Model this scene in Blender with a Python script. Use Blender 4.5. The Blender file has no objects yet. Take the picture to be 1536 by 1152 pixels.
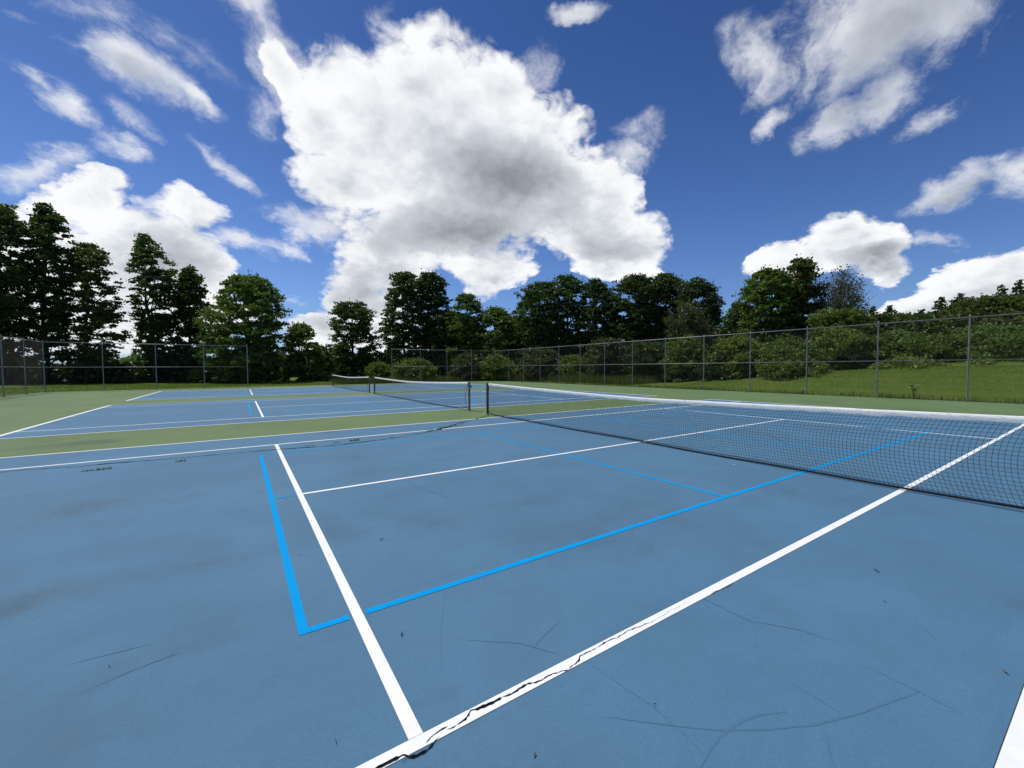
import bpy, math, random
import numpy as np
from mathutils import Vector, Matrix

# ------------------------------------------------------------------ camera
S = bpy.context.scene
C = S.collection
F_PX = 620.02                       # focal length in pixels of a 1536 px wide frame
EYE = np.array([-6.986, -5.758, 1.576])
YAW, PITCH, ROLL = 0.58113, -0.03919, -0.00577


def cam_axes():
    cy, sy, cp, sp = math.cos(YAW), math.sin(YAW), math.cos(PITCH), math.sin(PITCH)
    f = np.array([sy * cp, cy * cp, sp])
    r = np.array([cy, -sy, 0.0])
    u = np.cross(r, f)
    cr, sr = math.cos(ROLL), math.sin(ROLL)
    return r * cr + u * sr, u * cr - r * sr, f


AX_R, AX_U, AX_F = cam_axes()
cam_data = bpy.data.cameras.new('camera')
cam_data.sensor_width = 36.0
cam_data.lens = F_PX / 1536.0 * 36.0
cam_data.clip_start = 0.05
cam_data.clip_end = 20000.0
cam = bpy.data.objects.new('camera', cam_data)
C.objects.link(cam)
M = Matrix.Identity(4)
for i in range(3):
    M[i][0], M[i][1], M[i][2], M[i][3] = AX_R[i], AX_U[i], -AX_F[i], EYE[i]
cam.matrix_world = M
S.camera = cam


def ray(u, v):
    return AX_F + AX_R * ((u - 768.0) / F_PX) + AX_U * ((576.0 - v) / F_PX)


def at(u, v, depth):                # surveyed point at a given distance
    return EYE + ray(u, v) * depth


def ground(u, v, z=0.0):
    d = ray(u, v)
    return EYE + d * ((z - EYE[2]) / d[2])


# ------------------------------------------------------------------ exposure, sun
S.view_settings.view_transform = 'Standard'
S.view_settings.look = 'None'
S.view_settings.gamma = 1.0
S.view_settings.exposure = 0.0
S.view_settings.use_curve_mapping = False
SUN_ELEV = math.radians(62)
SUN_HEAD = math.radians(-27)        # compass style heading from +Y, clockwise
SUN_STRENGTH = 4.0
sun_dir = Vector((math.sin(SUN_HEAD) * math.cos(SUN_ELEV), math.cos(SUN_HEAD) * math.cos(SUN_ELEV), math.sin(SUN_ELEV)))
sl = bpy.data.lights.new('sun', 'SUN')
sl.energy = SUN_STRENGTH
sl.angle = math.radians(0.53)
sl.color = (1.0, 0.965, 0.91)
sun = bpy.data.objects.new('sun', sl)
C.objects.link(sun)
sun.rotation_euler = sun_dir.to_track_quat('Z', 'Y').to_euler()
sun.location = (0, 0, 60)
try:
    S.cycles.use_denoising = True
    S.cycles.max_bounces = 8
    S.cycles.diffuse_bounces = 3
    S.cycles.transparent_max_bounces = 24
    S.cycles.use_adaptive_sampling = True
    S.cycles.adaptive_threshold = 0.015
except Exception:
    pass

# ------------------------------------------------------------------ world: clear sky with cumulus
SKY_STRENGTH = 0.08
world = bpy.data.worlds.new('World')
S.world = world
world.use_nodes = True
WT = world.node_tree
WT.nodes.clear()


class NT:
    """small helper to write node trees as expressions"""

    def __init__(self, tree):
        self.t = tree

    def new(self, kind, **kw):
        n = self.t.nodes.new(kind)
        for k, v in kw.items():
            setattr(n, k, v)
        return n

    def put(self, sock, val):
        if isinstance(val, bpy.types.NodeSocket):
            self.t.links.new(val, sock)
        elif val is not None:
            sock.default_value = val

    def math(self, op, a, b=None, c=None, clamp=False):
        n = self.new('ShaderNodeMath', operation=op)
        n.use_clamp = clamp
        self.put(n.inputs[0], a)
        if b is not None:
            self.put(n.inputs[1], b)
        if c is not None:
            self.put(n.inputs[2], c)
        return n.outputs[0]

    def vmath(self, op, a, b=None, out=0):
        n = self.new('ShaderNodeVectorMath', operation=op)
        self.put(n.inputs[0], a)
        if b is not None:
            if op == 'SCALE':
                self.put(n.inputs[3], b)
            else:
                self.put(n.inputs[1], b)
        return n.outputs[out]

    def noise(self, vec, scale, detail=4.0, rough=0.55, dist=0.0, out='Fac'):
        n = self.new('ShaderNodeTexNoise')
        self.put(n.inputs['Vector'], vec)
        self.put(n.inputs['Scale'], scale)
        self.put(n.inputs['Detail'], detail)
        self.put(n.inputs['Roughness'], rough)
        self.put(n.inputs['Distortion'], dist)
        return n.outputs[out]

    def smooth(self, x, a, b, lo=0.0, hi=1.0):
        n = self.new('ShaderNodeMapRange', interpolation_type='SMOOTHSTEP')
        self.put(n.inputs['Value'], x)
        n.inputs['From Min'].default_value = a
        n.inputs['From Max'].default_value = b
        n.inputs['To Min'].default_value = lo
        n.inputs['To Max'].default_value = hi
        return n.outputs[0]

    def lin(self, x, a, b, lo=0.0, hi=1.0):
        n = self.new('ShaderNodeMapRange', interpolation_type='LINEAR')
        self.put(n.inputs['Value'], x)
        n.inputs['From Min'].default_value = a
        n.inputs['From Max'].default_value = b
        n.inputs['To Min'].default_value = lo
        n.inputs['To Max'].default_value = hi
        return n.outputs[0]

    def mix(self, fac, a, b, blend='MIX'):
        n = self.new('ShaderNodeMix', data_type='RGBA', blend_type=blend)
        self.put(n.inputs[0], fac)
        self.put(n.inputs[6], a if isinstance(a, bpy.types.NodeSocket) else (tuple(a) + (1.0,))[:4])
        self.put(n.inputs[7], b if isinstance(b, bpy.types.NodeSocket) else (tuple(b) + (1.0,))[:4])
        return n.outputs[2]


def unit(v):
    return v / np.linalg.norm(v)


def blob(nt, vec, u, v, ru, rv, rot=0.0):
    """soft elliptical patch of sky round one direction; 1 in its middle, 0 at its rim"""
    a = math.radians(rot)
    c = unit(ray(u, v))
    p1 = unit(ray(u + ru * math.cos(a), v - ru * math.sin(a))) - c
    p2 = unit(ray(u + rv * math.sin(a), v + rv * math.cos(a))) - c
    r1, r2 = np.linalg.norm(p1), np.linalg.norm(p2)
    t1 = unit(p1 - c * p1.dot(c))
    t2 = p2 - c * p2.dot(c)
    t2 = unit(t2 - t1 * t2.dot(t1))
    t3 = np.cross(t1, t2)
    R = Matrix(((t1[0], t2[0], t3[0]), (t1[1], t2[1], t3[1]), (t1[2], t2[2], t3[2])))
    g = nt.new('ShaderNodeTexGradient', gradient_type='SPHERICAL')
    tm = g.texture_mapping
    tm.vector_type = 'TEXTURE'
    tm.translation = Vector(c)
    tm.rotation = R.to_euler()
    tm.scale = (r1, r2, max(r1, r2))
    nt.t.links.new(vec, g.inputs['Vector'])
    return g.outputs['Fac']


def blobs(nt, vec, items, k=0.05):
    acc = None
    for it in items:
        w = it[5] if len(it) > 5 else 1.0
        b = blob(nt, vec, *it[:5])
        if w != 1.0:
            b = nt.math('MULTIPLY', b, w)
        acc = b if acc is None else nt.math('SMOOTH_MAX', acc, b, k)
    return acc


# dense cumulus: u, v, radius along, radius across, tilt, weight (directions measured on the photograph)
CUMULUS = [
    (695, 200, 180, 138, -30), (590, 215, 150, 130, -40), (492, 190, 58, 85, 20), (440, 115, 30, 56, 24, 0.9), (645, 145, 80, 60, 0),
    (748, 128, 64, 76, 10), (775, 250, 150, 140, -20), (700, 310, 220, 100, 0), (530, 265, 88, 75, 0),
    (865, 285, 125, 90, -20), (925, 290, 60, 70, -15), (915, 355, 115, 60, 0), (590, 385, 95, 80, 0),
    (625, 365, 130, 55, 0), (535, 430, 62, 62, 0, 0.9), (745, 408, 88, 42, 0), (920, 405, 80, 26, 0),
    (560, 470, 85, 45, 0, 0.85), (490, 478, 55, 20, 0, 0.8),
    # left bank
    (215, 355, 150, 52, 0, 0.78), (130, 300, 80, 40, 10, 0.78), (10, 325, 110, 36, 0, 0.65), (310, 326, 78, 34, -14, 0.8),
    (250, 398, 110, 60, 0), (305, 425, 55, 40, 0), (100, 395, 200, 80, 0),
    (190, 470, 260, 60, 0), (300, 480, 55, 40, 0), (560, 500, 130, 40, 0), (80, 500, 300, 50, 0),
    # right
    (1262, 362, 95, 48, 4), (1195, 392, 90, 34, 14), (1300, 385, 70, 32, 0), (1450, 440, 175, 62, 12), (1525, 420, 110, 62, 0),
    (1350, 458, 90, 36, 12),
]
# thin or ragged cloud
VEIL = [
    (445, 497, 94, 29, 0, 0.7), (400, 440, 59, 29, 0, 0.55),
    (446, 125, 52, 112, 26, 0.95), (520, 100, 59, 49, 0, 0.7),
    (225, 112, 128, 58, -24, 1.15), (295, 152, 84, 32, -38, 0.95), (88, 165, 88, 40, -26, 0.95), (35, 120, 60, 18, -40, 0.7),
    (172, 228, 74, 34, -18, 1.1), (352, 252, 84, 26, -38, 0.9), (150, 30, 307, 73, -25, 0.55), (110, 75, 142, 32, -30, 0.5),
    (40, 20, 142, 44, -40, 0.55), (395, 30, 47, 110, 35, 0.65), (578, 55, 38, 74, 0, 0.6), (45, 130, 94, 24, -40, 0.6),
    (1300, 35, 290, 118, 20, 1.1), (1120, 100, 71, 92, 35, 0.9), (1270, 165, 130, 44, 30, 1.0), (1330, 130, 130, 61, 30, 1.0), (1405, 172, 100, 34, 28, 1.0),
    (1160, 178, 52, 24, 35, 0.9), (1440, 285, 165, 39, 16, 0.95), (1525, 262, 94, 46, 15, 1.0), (1450, 195, 53, 15, 20, 0.5),
    (857, 4, 59, 24, 0, 0.95), (948, 225, 52, 73, -20, 0.95), (210, 195, 83, 29, -30, 0.5), (1400, 10, 224, 116, 30, 1.0),
    (420, 378, 59, 20, -10, 0.8), (440, 355, 40, 29, 0, 0.8), (370, 372, 83, 24, -10, 0.8), (1375, 370, 83, 21, 4, 0.75), (440, 440, 47, 22, 0, 0.6),
    (60, 255, 106, 37, 10, 0.7), (480, 330, 106, 49, 0, 0.8), (800, 90, 47, 73, -20, 0.6), (410, 185, 47, 73, 20, 0.6), (320, 225, 47, 20, -40, 0.5),
    (1035, 165, 24, 12, 30, 0.0),
]
# the thick grey undersides
GREY = [
    (760, 265, 170, 85, -14, 1.15), (690, 345, 190, 55, -3, 1.15), (830, 325, 130, 50, 0, 0.8), (600, 345, 110, 50, -10, 0.7), (540, 430, 130, 80, 0, 0.6),
    (920, 372, 120, 36, 0, 0.75), (1340, 40, 250, 110, 20, 0.62), (1440, 10, 200, 90, 30, 0.5), (1290, 150, 150, 50, 30, 0.65),
    (255, 400, 110, 60, 0, 0.75), (200, 370, 170, 45, 0, 0.45), (310, 350, 90, 26, 0, 0.45), (1295, 388, 120, 24, 0, 0.9), (1440, 465, 200, 45, 10, 0.75),
    (240, 140, 110, 36, -28, 0.6), (1440, 295, 140, 30, 15, 0.75), (1405, 182, 84, 26, 24, 0.5), (500, 480, 100, 30, 0, 0.5), (740, 430, 80, 22, 0, 0.5),
    (600, 190, 160, 60, -20, 0.28), (470, 300, 80, 50, 0, 0.3),
]


def build_sky():
    n = NT(WT)
    tc = n.new('ShaderNodeTexCoord')
    d = tc.outputs['Generated']
    sky = n.new('ShaderNodeTexSky', sky_type='NISHITA')
    sky.sun_disc = False
    sky.sun_elevation = SUN_ELEV
    sky.sun_rotation = SUN_HEAD
    sky.altitude = 200
    sky.air_density = 1.0
    sky.dust_density = 0.6
    sky.ozone_density = 2.0
    sep = n.new('ShaderNodeSeparateXYZ')
    WT.links.new(d, sep.inputs[0])
    # noise domain: cloud detail grows finer towards the horizon
    h = n.math('ADD', n.math('ABSOLUTE', sep.outputs[2]), 0.55)
    p = n.vmath('SCALE', d, n.math('DIVIDE', 1.0, h))
    warp = n.vmath('SUBTRACT', n.noise(p, 3.2, 6.0, 0.62, out='Color'), (0.5, 0.5, 0.5))
    dw = n.vmath('ADD', d, n.vmath('SCALE', warp, 0.15))
    n1 = n.noise(p, 5.6, 10.0, 0.60, 0.25)
    toward = Vector((sun_dir.x, sun_dir.y, sun_dir.z)) * 0.045
    n2 = n.noise(n.vmath('ADD', p, tuple(toward)), 5.6, 5.0, 0.58, 0.25)
    n3 = n.noise(p, 5.6, 5.0, 0.58, 0.25)
    fine = n.noise(p, 20.0, 7.0, 0.66, 0.7)
    def puffs(vec):
        v = n.new('ShaderNodeTexVoronoi', feature='F1', distance='EUCLIDEAN')
        v.normalize = True
        n.put(v.inputs['Vector'], vec)
        v.inputs['Scale'].default_value = 8.5
        v.inputs['Detail'].default_value = 2.0
        v.inputs['Roughness'].default_value = 0.55
        v.inputs['Lacunarity'].default_value = 2.3
        return v.outputs['Distance']

    pw = n.vmath('ADD', p, n.vmath('SCALE', warp, 0.10))
    puff = puffs(pw)
    puff2 = puffs(n.vmath('ADD', pw, tuple(toward)))
    # drawn-out wisps for the thin cloud
    mp = n.new('ShaderNodeMapping', vector_type='TEXTURE')
    mp.inputs['Rotation'].default_value = WISP_ROT
    mp.inputs['Scale'].default_value = (2.6, 0.8, 0.8)
    WT.links.new(n.vmath('ADD', p, n.vmath('SCALE', warp, 0.25)), mp.inputs['Vector'])
    wisp = n.noise(mp.outputs[0], 7.5, 9.0, 0.64, 0.4)
    cum = blobs(n, dw, CUMULUS)
    veil = blobs(n, dw, VEIL)
    nz = n.math('SUBTRACT', n1, 0.5)
    fz = n.math('SUBTRACT', fine, 0.5)
    wz = n.math('SUBTRACT', wisp, 0.5)
    near_c = n.smooth(cum, 0.0, 0.16)
    near_v = n.smooth(veil, 0.03, 0.30)
    dens_c = n.math('ADD', n.math('MULTIPLY', nz, 0.70), n.math('MULTIPLY', fz, 0.60))
    dens_c = n.math('MULTIPLY_ADD', n.math('SUBTRACT', 0.42, puff), 1.0, dens_c)
    dens_c = n.math('MULTIPLY_ADD', dens_c, near_c, cum)
    mask_c = n.math('POWER', n.smooth(dens_c, 0.14, 0.46), 0.85)
    dens_v = n.math('ADD', n.math('MULTIPLY', nz, 0.9), n.math('MULTIPLY', fz, 0.75))
    dens_v = n.math('MULTIPLY_ADD', wz, 1.5, dens_v)
    dens_v = n.math('MULTIPLY_ADD', dens_v, near_v, veil)
    mask_v = n.smooth(dens_v, 0.14, 1.0, 0.0, 0.88)
    mask = n.math('MAXIMUM', mask_c, mask_v)
    # a few loose clouds for the rest of the sky
    behind = n.math('LESS_THAN', n.vmath('DOT_PRODUCT', d, tuple(AX_F), out=1), 0.25)
    loose = n.math('MULTIPLY', n.smooth(n1, 0.56, 0.66), behind)
    up = n.smooth(sep.outputs[2], 0.0, 0.05)
    mask = n.math('MULTIPLY', n.math('MAXIMUM', mask, loose), up)
    # cloud light: bright ragged rims, grey where it is thick
    grey = blobs(n, dw, GREY, 0.2)
    lit = n.math('SUBTRACT', n3, n2)
    g = n.math('MULTIPLY_ADD', n.smooth(n.math('MAXIMUM', dens_c, n.math('MULTIPLY', dens_v, 0.8)), 0.34, 1.0), 0.22, n.math('MULTIPLY', grey, 0.92))
    g = n.math('MULTIPLY_ADD', lit, -0.7, g)
    g = n.math('MULTIPLY_ADD', n.math('SUBTRACT', puff2, puff), -0.62, g)
    g = n.math('MULTIPLY_ADD', n.math('SUBTRACT', puff, 0.4), 0.22, g)
    g = n.math('MULTIPLY_ADD', nz, 0.22, g)
    g = n.math('MULTIPLY_ADD', fz, 0.16, g)
    thick = n.math('MULTIPLY_ADD', g, 1.04, -0.04)
    cloud_hi = (0.98, 0.985, 1.0)
    cloud_mid = (0.62, 0.66, 0.72)
    cloud_lo = (0.245, 0.262, 0.295)
    t1 = n.mix(n.smooth(thick, 0.0, 0.55), cloud_hi, cloud_mid)
    t2 = n.mix(n.smooth(thick, 0.30, 1.35), t1, cloud_lo)
    sky_c = n.vmath('SCALE', sky.outputs['Color'], SKY_STRENGTH)
    tint = n.mix(n.smooth(sep.outputs[2], 0.02, 0.72), SKY_TINT_LOW, SKY_TINT_HIGH)
    sky_c = n.vmath('MULTIPLY', sky_c, tint)
    out_c = n.mix(mask, sky_c, t2)
    bg = n.new('ShaderNodeBackground')
    bg.inputs['Strength'].default_value = 1.0
    WT.links.new(out_c, bg.inputs['Color'])
    out = n.new('ShaderNodeOutputWorld')
    WT.links.new(bg.outputs[0], out.inputs['Surface'])
    world.cycles.sampling_method = 'MANUAL'
    world.cycles.sample_map_resolution = 512


SKY_TINT_LOW = (0.70, 0.93, 1.38)
SKY_TINT_HIGH = (0.33, 0.56, 0.98)
_w = unit(unit(ray(60, 20)) - unit(ray(260, 160)))      # the high wind stretches the thin cloud along this line
WISP_ROT = Vector(_w).to_track_quat('X', 'Z').to_euler()
build_sky()

# ------------------------------------------------------------------ helpers
rng = np.random.default_rng(7)


def tag(o, label=None, cat=None, group=None, kind=None):
    if label:
        o['label'] = label
    if cat:
        o['category'] = cat
    if group:
        o['group'] = group
    if kind:
        o['kind'] = kind
    return o


def empty(name, loc, label, cat, group=None):
    o = bpy.data.objects.new(name, None)
    o.empty_display_size = 0.2
    C.objects.link(o)
    o.location = Vector(loc)
    return tag(o, label, cat, group)


class MB:
    """collects quads / triangles and links them as one mesh object"""

    def __init__(self):
        self.v, self.f, self.n = [], [], 0

    def add(self, verts, faces):
        verts = np.asarray(verts, float).reshape(-1, 3)
        self.v.append(verts)
        for f in faces:
            self.f.append(tuple(i + self.n for i in f))
        self.n += len(verts)

    def box(self, lo, hi):
        x0, y0, z0 = lo
        x1, y1, z1 = hi
        self.add([(x0, y0, z0), (x1, y0, z0), (x1, y1, z0), (x0, y1, z0), (x0, y0, z1), (x1, y0, z1), (x1, y1, z1), (x0, y1, z1)],
                 [(3, 2, 1, 0), (4, 5, 6, 7), (0, 1, 5, 4), (1, 2, 6, 5), (2, 3, 7, 6), (3, 0, 4, 7)])

    def tube(self, pts, rad, n=8, cap=True):
        pts = [np.asarray(p, float) for p in pts]
        rad = [rad] * len(pts) if np.isscalar(rad) else rad
        vs, fs = [], []
        ref = None
        for i, p in enumerate(pts):
            t = pts[min(i + 1, len(pts) - 1)] - pts[max(i - 1, 0)]
            t = t / (np.linalg.norm(t) + 1e-12)
            if ref is None:
                ref = np.array([1.0, 0, 0]) if abs(t[0]) < 0.8 else np.array([0, 1.0, 0])
            a = np.cross(t, ref)
            a /= np.linalg.norm(a)
            b = np.cross(t, a)
            ref = np.cross(a, t)
            for k in range(n):
                th = 2 * math.pi * k / n
                vs.append(p + rad[i] * (a * math.cos(th) + b * math.sin(th)))
        for i in range(len(pts) - 1):
            for k in range(n):
                k2 = (k + 1) % n
                fs.append((i * n + k, i * n + k2, (i + 1) * n + k2, (i + 1) * n + k))
        if cap:
            fs.append(tuple(range(n - 1, -1, -1)))
            fs.append(tuple((len(pts) - 1) * n + k for k in range(n)))
        self.add(vs, fs)

    def build(self, name, mat, parent=None, smooth=False):
        me = bpy.data.meshes.new(name)
        me.from_pydata(np.concatenate(self.v).tolist() if self.v else [], [], self.f)
        me.update()
        if smooth:
            me.polygons.foreach_set('use_smooth', [True] * len(me.polygons))
        return link(name, me, mat, parent)


def link(name, me, mat, parent=None):
    o = bpy.data.objects.new(name, me)
    if mat:
        me.materials.append(mat)
    C.objects.link(o)
    if parent is not None:
        o.parent = parent
        o.matrix_parent_inverse = Matrix.Translation(-Vector(parent.location))
    return o


def quads_object(name, verts, nper, mat, parent=None):
    """fast mesh of many separate n-gons; verts is (count*nper, 3)"""
    verts = np.ascontiguousarray(verts, dtype=np.float32)
    nv = len(verts)
    nf = nv // nper
    me = bpy.data.meshes.new(name)
    me.vertices.add(nv)
    me.vertices.foreach_set('co', verts.ravel())
    me.loops.add(nv)
    me.loops.foreach_set('vertex_index', np.arange(nv, dtype=np.int32))
    me.polygons.add(nf)
    me.polygons.foreach_set('loop_start', np.arange(0, nv, nper, dtype=np.int32))
    me.update(calc_edges=True)
    me.validate()
    return link(name, me, mat, parent)


def mat_base(name, rough=0.7, spec=0.3):
    m = bpy.data.materials.new(name)
    m.use_nodes = True
    t = m.node_tree
    t.nodes.clear()
    n = NT(t)
    b = n.new('ShaderNodeBsdfPrincipled')
    b.inputs['Roughness'].default_value = rough
    b.inputs['Specular IOR Level'].default_value = spec
    o = n.new('ShaderNodeOutputMaterial')
    t.links.new(b.outputs[0], o.inputs['Surface'])
    return m, n, b, o


def position(n):
    return n.new('ShaderNodeNewGeometry').outputs['Position']


def bump(n, b, height, strength, dist):
    bp = n.new('ShaderNodeBump')
    bp.inputs['Strength'].default_value = strength
    bp.inputs['Distance'].default_value = dist
    n.put(bp.inputs['Height'], height)
    n.t.links.new(bp.outputs[0], b.inputs['Normal'])


def simple_mat(name, col, rough=0.6, spec=0.3, var=0.25, scale=8.0, metal=0.0):
    m, n, b, o = mat_base(name, rough, spec)
    f = n.noise(position(n), scale, 5.0, 0.6)
    lo = tuple(c * (1 - var) for c in col)
    hi = tuple(min(1.0, c * (1 + var)) for c in col)
    n.put(b.inputs['Base Color'], n.mix(n.smooth(f, 0.3, 0.7), lo, hi))
    b.inputs['Metallic'].default_value = metal
    return m


def ground_blobs(n, pos, items):
    """soft stains on the ground; x, y, rx, ry, angle, weight in metres"""
    acc = None
    for x, y, rx, ry, ang, w in items:
        g = n.new('ShaderNodeTexGradient', gradient_type='SPHERICAL')
        tm = g.texture_mapping
        tm.vector_type = 'TEXTURE'
        tm.translation = (x, y, 0)
        tm.rotation = (0, 0, math.radians(ang))
        tm.scale = (rx, ry, 50)
        n.t.links.new(pos, g.inputs['Vector'])
        v = n.math('MULTIPLY', g.outputs['Fac'], w)
        acc = v if acc is None else n.math('ADD', acc, v)
    return acc


def dark_patch_px(u0, v0, u1, v1, half_v, w):
    """dark patch from one surveyed court point to another"""
    a, b = ground(u0, v0), ground(u1, v1)
    c = (a + b) / 2
    q = ground((u0 + u1) / 2, (v0 + v1) / 2 + half_v)
    L = np.linalg.norm((b - a)[:2]) / 2
    ang = math.degrees(math.atan2(b[1] - a[1], b[0] - a[0]))
    nrm = np.array([-(b - a)[1], (b - a)[0]]) / (2 * L)
    wd = abs((q - c)[:2].dot(nrm)) * 1.6 + 0.02
    return (c[0], c[1], L * 1.25, wd, ang, w)


STAINS_AND_VIGNETTE = [
    dark_patch_px(-100, 1130, 420, 1060, 90, 0.42), dark_patch_px(500, 1140, 1200, 1100, 50, 0.30), dark_patch_px(560, 830, 1000, 780, 22, 0.35),  # broad first patch paints lens vignetting into the left foreground
    dark_patch_px(-90, 920, 190, 866, 22, 0.85), dark_patch_px(60, 892, 330, 838, 13, 0.45), dark_patch_px(230, 862, 520, 806, 12, 0.42), dark_patch_px(-40, 925, 60, 905, 14, 0.5),
    dark_patch_px(-30, 790, 180, 755, 14, 0.7), dark_patch_px(60, 765, 300, 745, 12, 0.45), dark_patch_px(-40, 752, 160, 735, 8, 0.5),
    dark_patch_px(60, 1040, 400, 930, 30, 0.42), dark_patch_px(300, 960, 520, 870, 24, 0.35), dark_patch_px(560, 790, 740, 775, 16, 0.55),
    dark_patch_px(700, 770, 880, 735, 9, 0.6), dark_patch_px(460, 690, 620, 680, 10, 0.5), dark_patch_px(500, 715, 580, 706, 8, 0.6),
    dark_patch_px(420, 780, 560, 800, 22, 0.4), dark_patch_px(1000, 690, 1240, 720, 8, 0.5), dark_patch_px(1180, 690, 1330, 712, 10, 0.5),
    dark_patch_px(460, 648, 520, 645, 3, 1.6), dark_patch_px(1480, 905, 1580, 900, 18, 0.5), dark_patch_px(1120, 985, 1200, 975, 12, 0.35), dark_patch_px(1390, 960, 1440, 965, 8, 0.3),
]


def court_mat(name, col, stain_col, patches, grain=1.0):
    m, n, b, o = mat_base(name, 0.78, 0.25)
    pos = position(n)
    big = n.noise(pos, 0.35, 5.0, 0.6)
    mid = n.noise(pos, 2.2, 6.0, 0.65, 0.6)
    st = n.new('ShaderNodeMapping')
    st.inputs['Scale'].default_value = (0.5, 3.6, 1.0)
    st.inputs['Rotation'].default_value = (0, 0, math.radians(-5))
    n.t.links.new(pos, st.inputs['Vector'])
    streak = n.noise(st.outputs[0], 1.7, 7.0, 0.68, 0.8)
    fine = n.noise(pos, 150.0, 3.0, 0.7)
    pale = tuple(min(1, c * 1.09 + 0.004) for c in col)
    dark = tuple(c * 0.92 for c in col)
    c1 = n.mix(n.smooth(big, 0.3, 0.7), dark, pale)
    c1 = n.mix(n.math('MULTIPLY', n.smooth(mid, 0.42, 0.72), 0.40), c1, pale)
    c1 = n.mix(n.math('MULTIPLY', n.smooth(streak, 0.50, 0.76), 0.46), c1, tuple(c * 0.80 for c in col))
    c1 = n.mix(n.math('MULTIPLY', n.smooth(fine, 0.3, 0.75), 0.42 * grain), c1, tuple(c * 0.70 for c in col))
    spk = n.noise(pos, 34.0, 2.0, 0.5)
    c1 = n.mix(n.math('MULTIPLY', n.smooth(spk, 0.70, 0.76), 0.35), c1, tuple(min(1, c * 1.3 + 0.02) for c in col))
    g1 = n.noise(pos, 55.0, 4.0, 0.75)
    c1 = n.mix(n.smooth(g1, 0.50, 0.72, 0.0, 0.32 * grain), c1, tuple(c * 0.62 for c in col))
    c1 = n.mix(n.smooth(g1, 0.28, 0.46, 0.24 * grain, 0.0), c1, tuple(min(1, c * 1.25 + 0.01) for c in col))
    mo = n.noise(pos, 0.9, 7.0, 0.70, 0.8)
    c1 = n.mix(n.smooth(mo, 0.40, 0.68, 0.0, 0.46), c1, tuple(c * 0.55 + q * 0.40 for c, q in zip(col, stain_col)))
    if patches:
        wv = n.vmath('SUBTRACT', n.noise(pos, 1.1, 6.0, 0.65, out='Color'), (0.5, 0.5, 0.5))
        s = ground_blobs(n, n.vmath('ADD', pos, n.vmath('SCALE', wv, 0.45)), patches)
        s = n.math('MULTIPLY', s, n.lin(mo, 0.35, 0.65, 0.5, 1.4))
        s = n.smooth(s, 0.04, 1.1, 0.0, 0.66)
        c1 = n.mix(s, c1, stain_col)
    dirt = n.smooth(n.noise(pos, 0.8, 6.0, 0.7, 0.5), 0.54, 0.78, 0.0, 0.45)
    c1 = n.mix(dirt, c1, stain_col)
    n.put(b.inputs['Base Color'], c1)
    h = n.math('MULTIPLY_ADD', mid, 0.5, fine)
    bump(n, b, h, 0.35, 0.004)
    return m


M_BLUE = court_mat('blue_court_paint', (0.072, 0.172, 0.270), (0.056, 0.096, 0.128), STAINS_AND_VIGNETTE)
G_STREAKS = [dark_patch_px(60, 668, 200, 660, 3, 1.2), dark_patch_px(-40, 676, 130, 669, 3, 0.7), dark_patch_px(-60, 606, 60, 596, 3, 0.8), dark_patch_px(-60, 614, 120, 602, 2, 0.6), dark_patch_px(-60, 632, 60, 624, 3, 0.4),  # darker streaks on the green, mostly at the left edge
            dark_patch_px(1300, 612, 1420, 617, 2, 0.8), dark_patch_px(1180, 600, 1260, 605, 2, 0.7)]
M_GREEN = court_mat('green_court_paint', (0.118, 0.183, 0.067), (0.060, 0.085, 0.050), G_STREAKS)


def paint_mat(name, col, wear, spec=0.3):
    m, n, b, o = mat_base(name, 0.65, spec)
    pos = position(n)
    f = n.noise(pos, 9.0, 6.0, 0.7)
    sp = n.noise(pos, 60.0, 3.0, 0.6)
    c = n.mix(n.smooth(f, 0.35, 0.7, 0.0, 0.5), col, tuple(x * 0.86 for x in col))
    c = n.mix(n.smooth(sp, 0.70, 0.78, 0.0, wear), c, tuple(x * 0.45 for x in col))
    n.put(b.inputs['Base Color'], c)
    bump(n, b, sp, 0.2, 0.003)
    return m


M_WHITE = paint_mat('white_line_paint', (0.80, 0.80, 0.78), 0.25)
M_TAPE = paint_mat('light_blue_line_paint', (0.0, 0.285, 0.64), 0.12, 0.04)


# ------------------------------------------------------------------ ground
def sstep(x, a, b):
    t = np.clip((x - a) / (b - a), 0, 1)
    return t * t * (3 - 2 * t)


def terrain(x, y):
    x = np.asarray(x, float)
    y = np.asarray(y, float)
    bank = 1.55 * sstep(x, 19.6, 33.0) * (1.0 - sstep(y, 2.0, 24.0))
    bank = bank + 1.2 * sstep(x, 33, 60) * (1.0 - sstep(y, 10.0, 40.0))
    low = -0.9 * sstep(y, 60, 110)
    z = -0.06 + bank + low + 0.05 * np.sin(x * 0.31 + 1) * np.sin(y * 0.27) * (sstep(x, 20, 24) + sstep(y, 38.5, 42) + sstep(-x, 20, 24))
    return np.maximum(z, -0.95)


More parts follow.
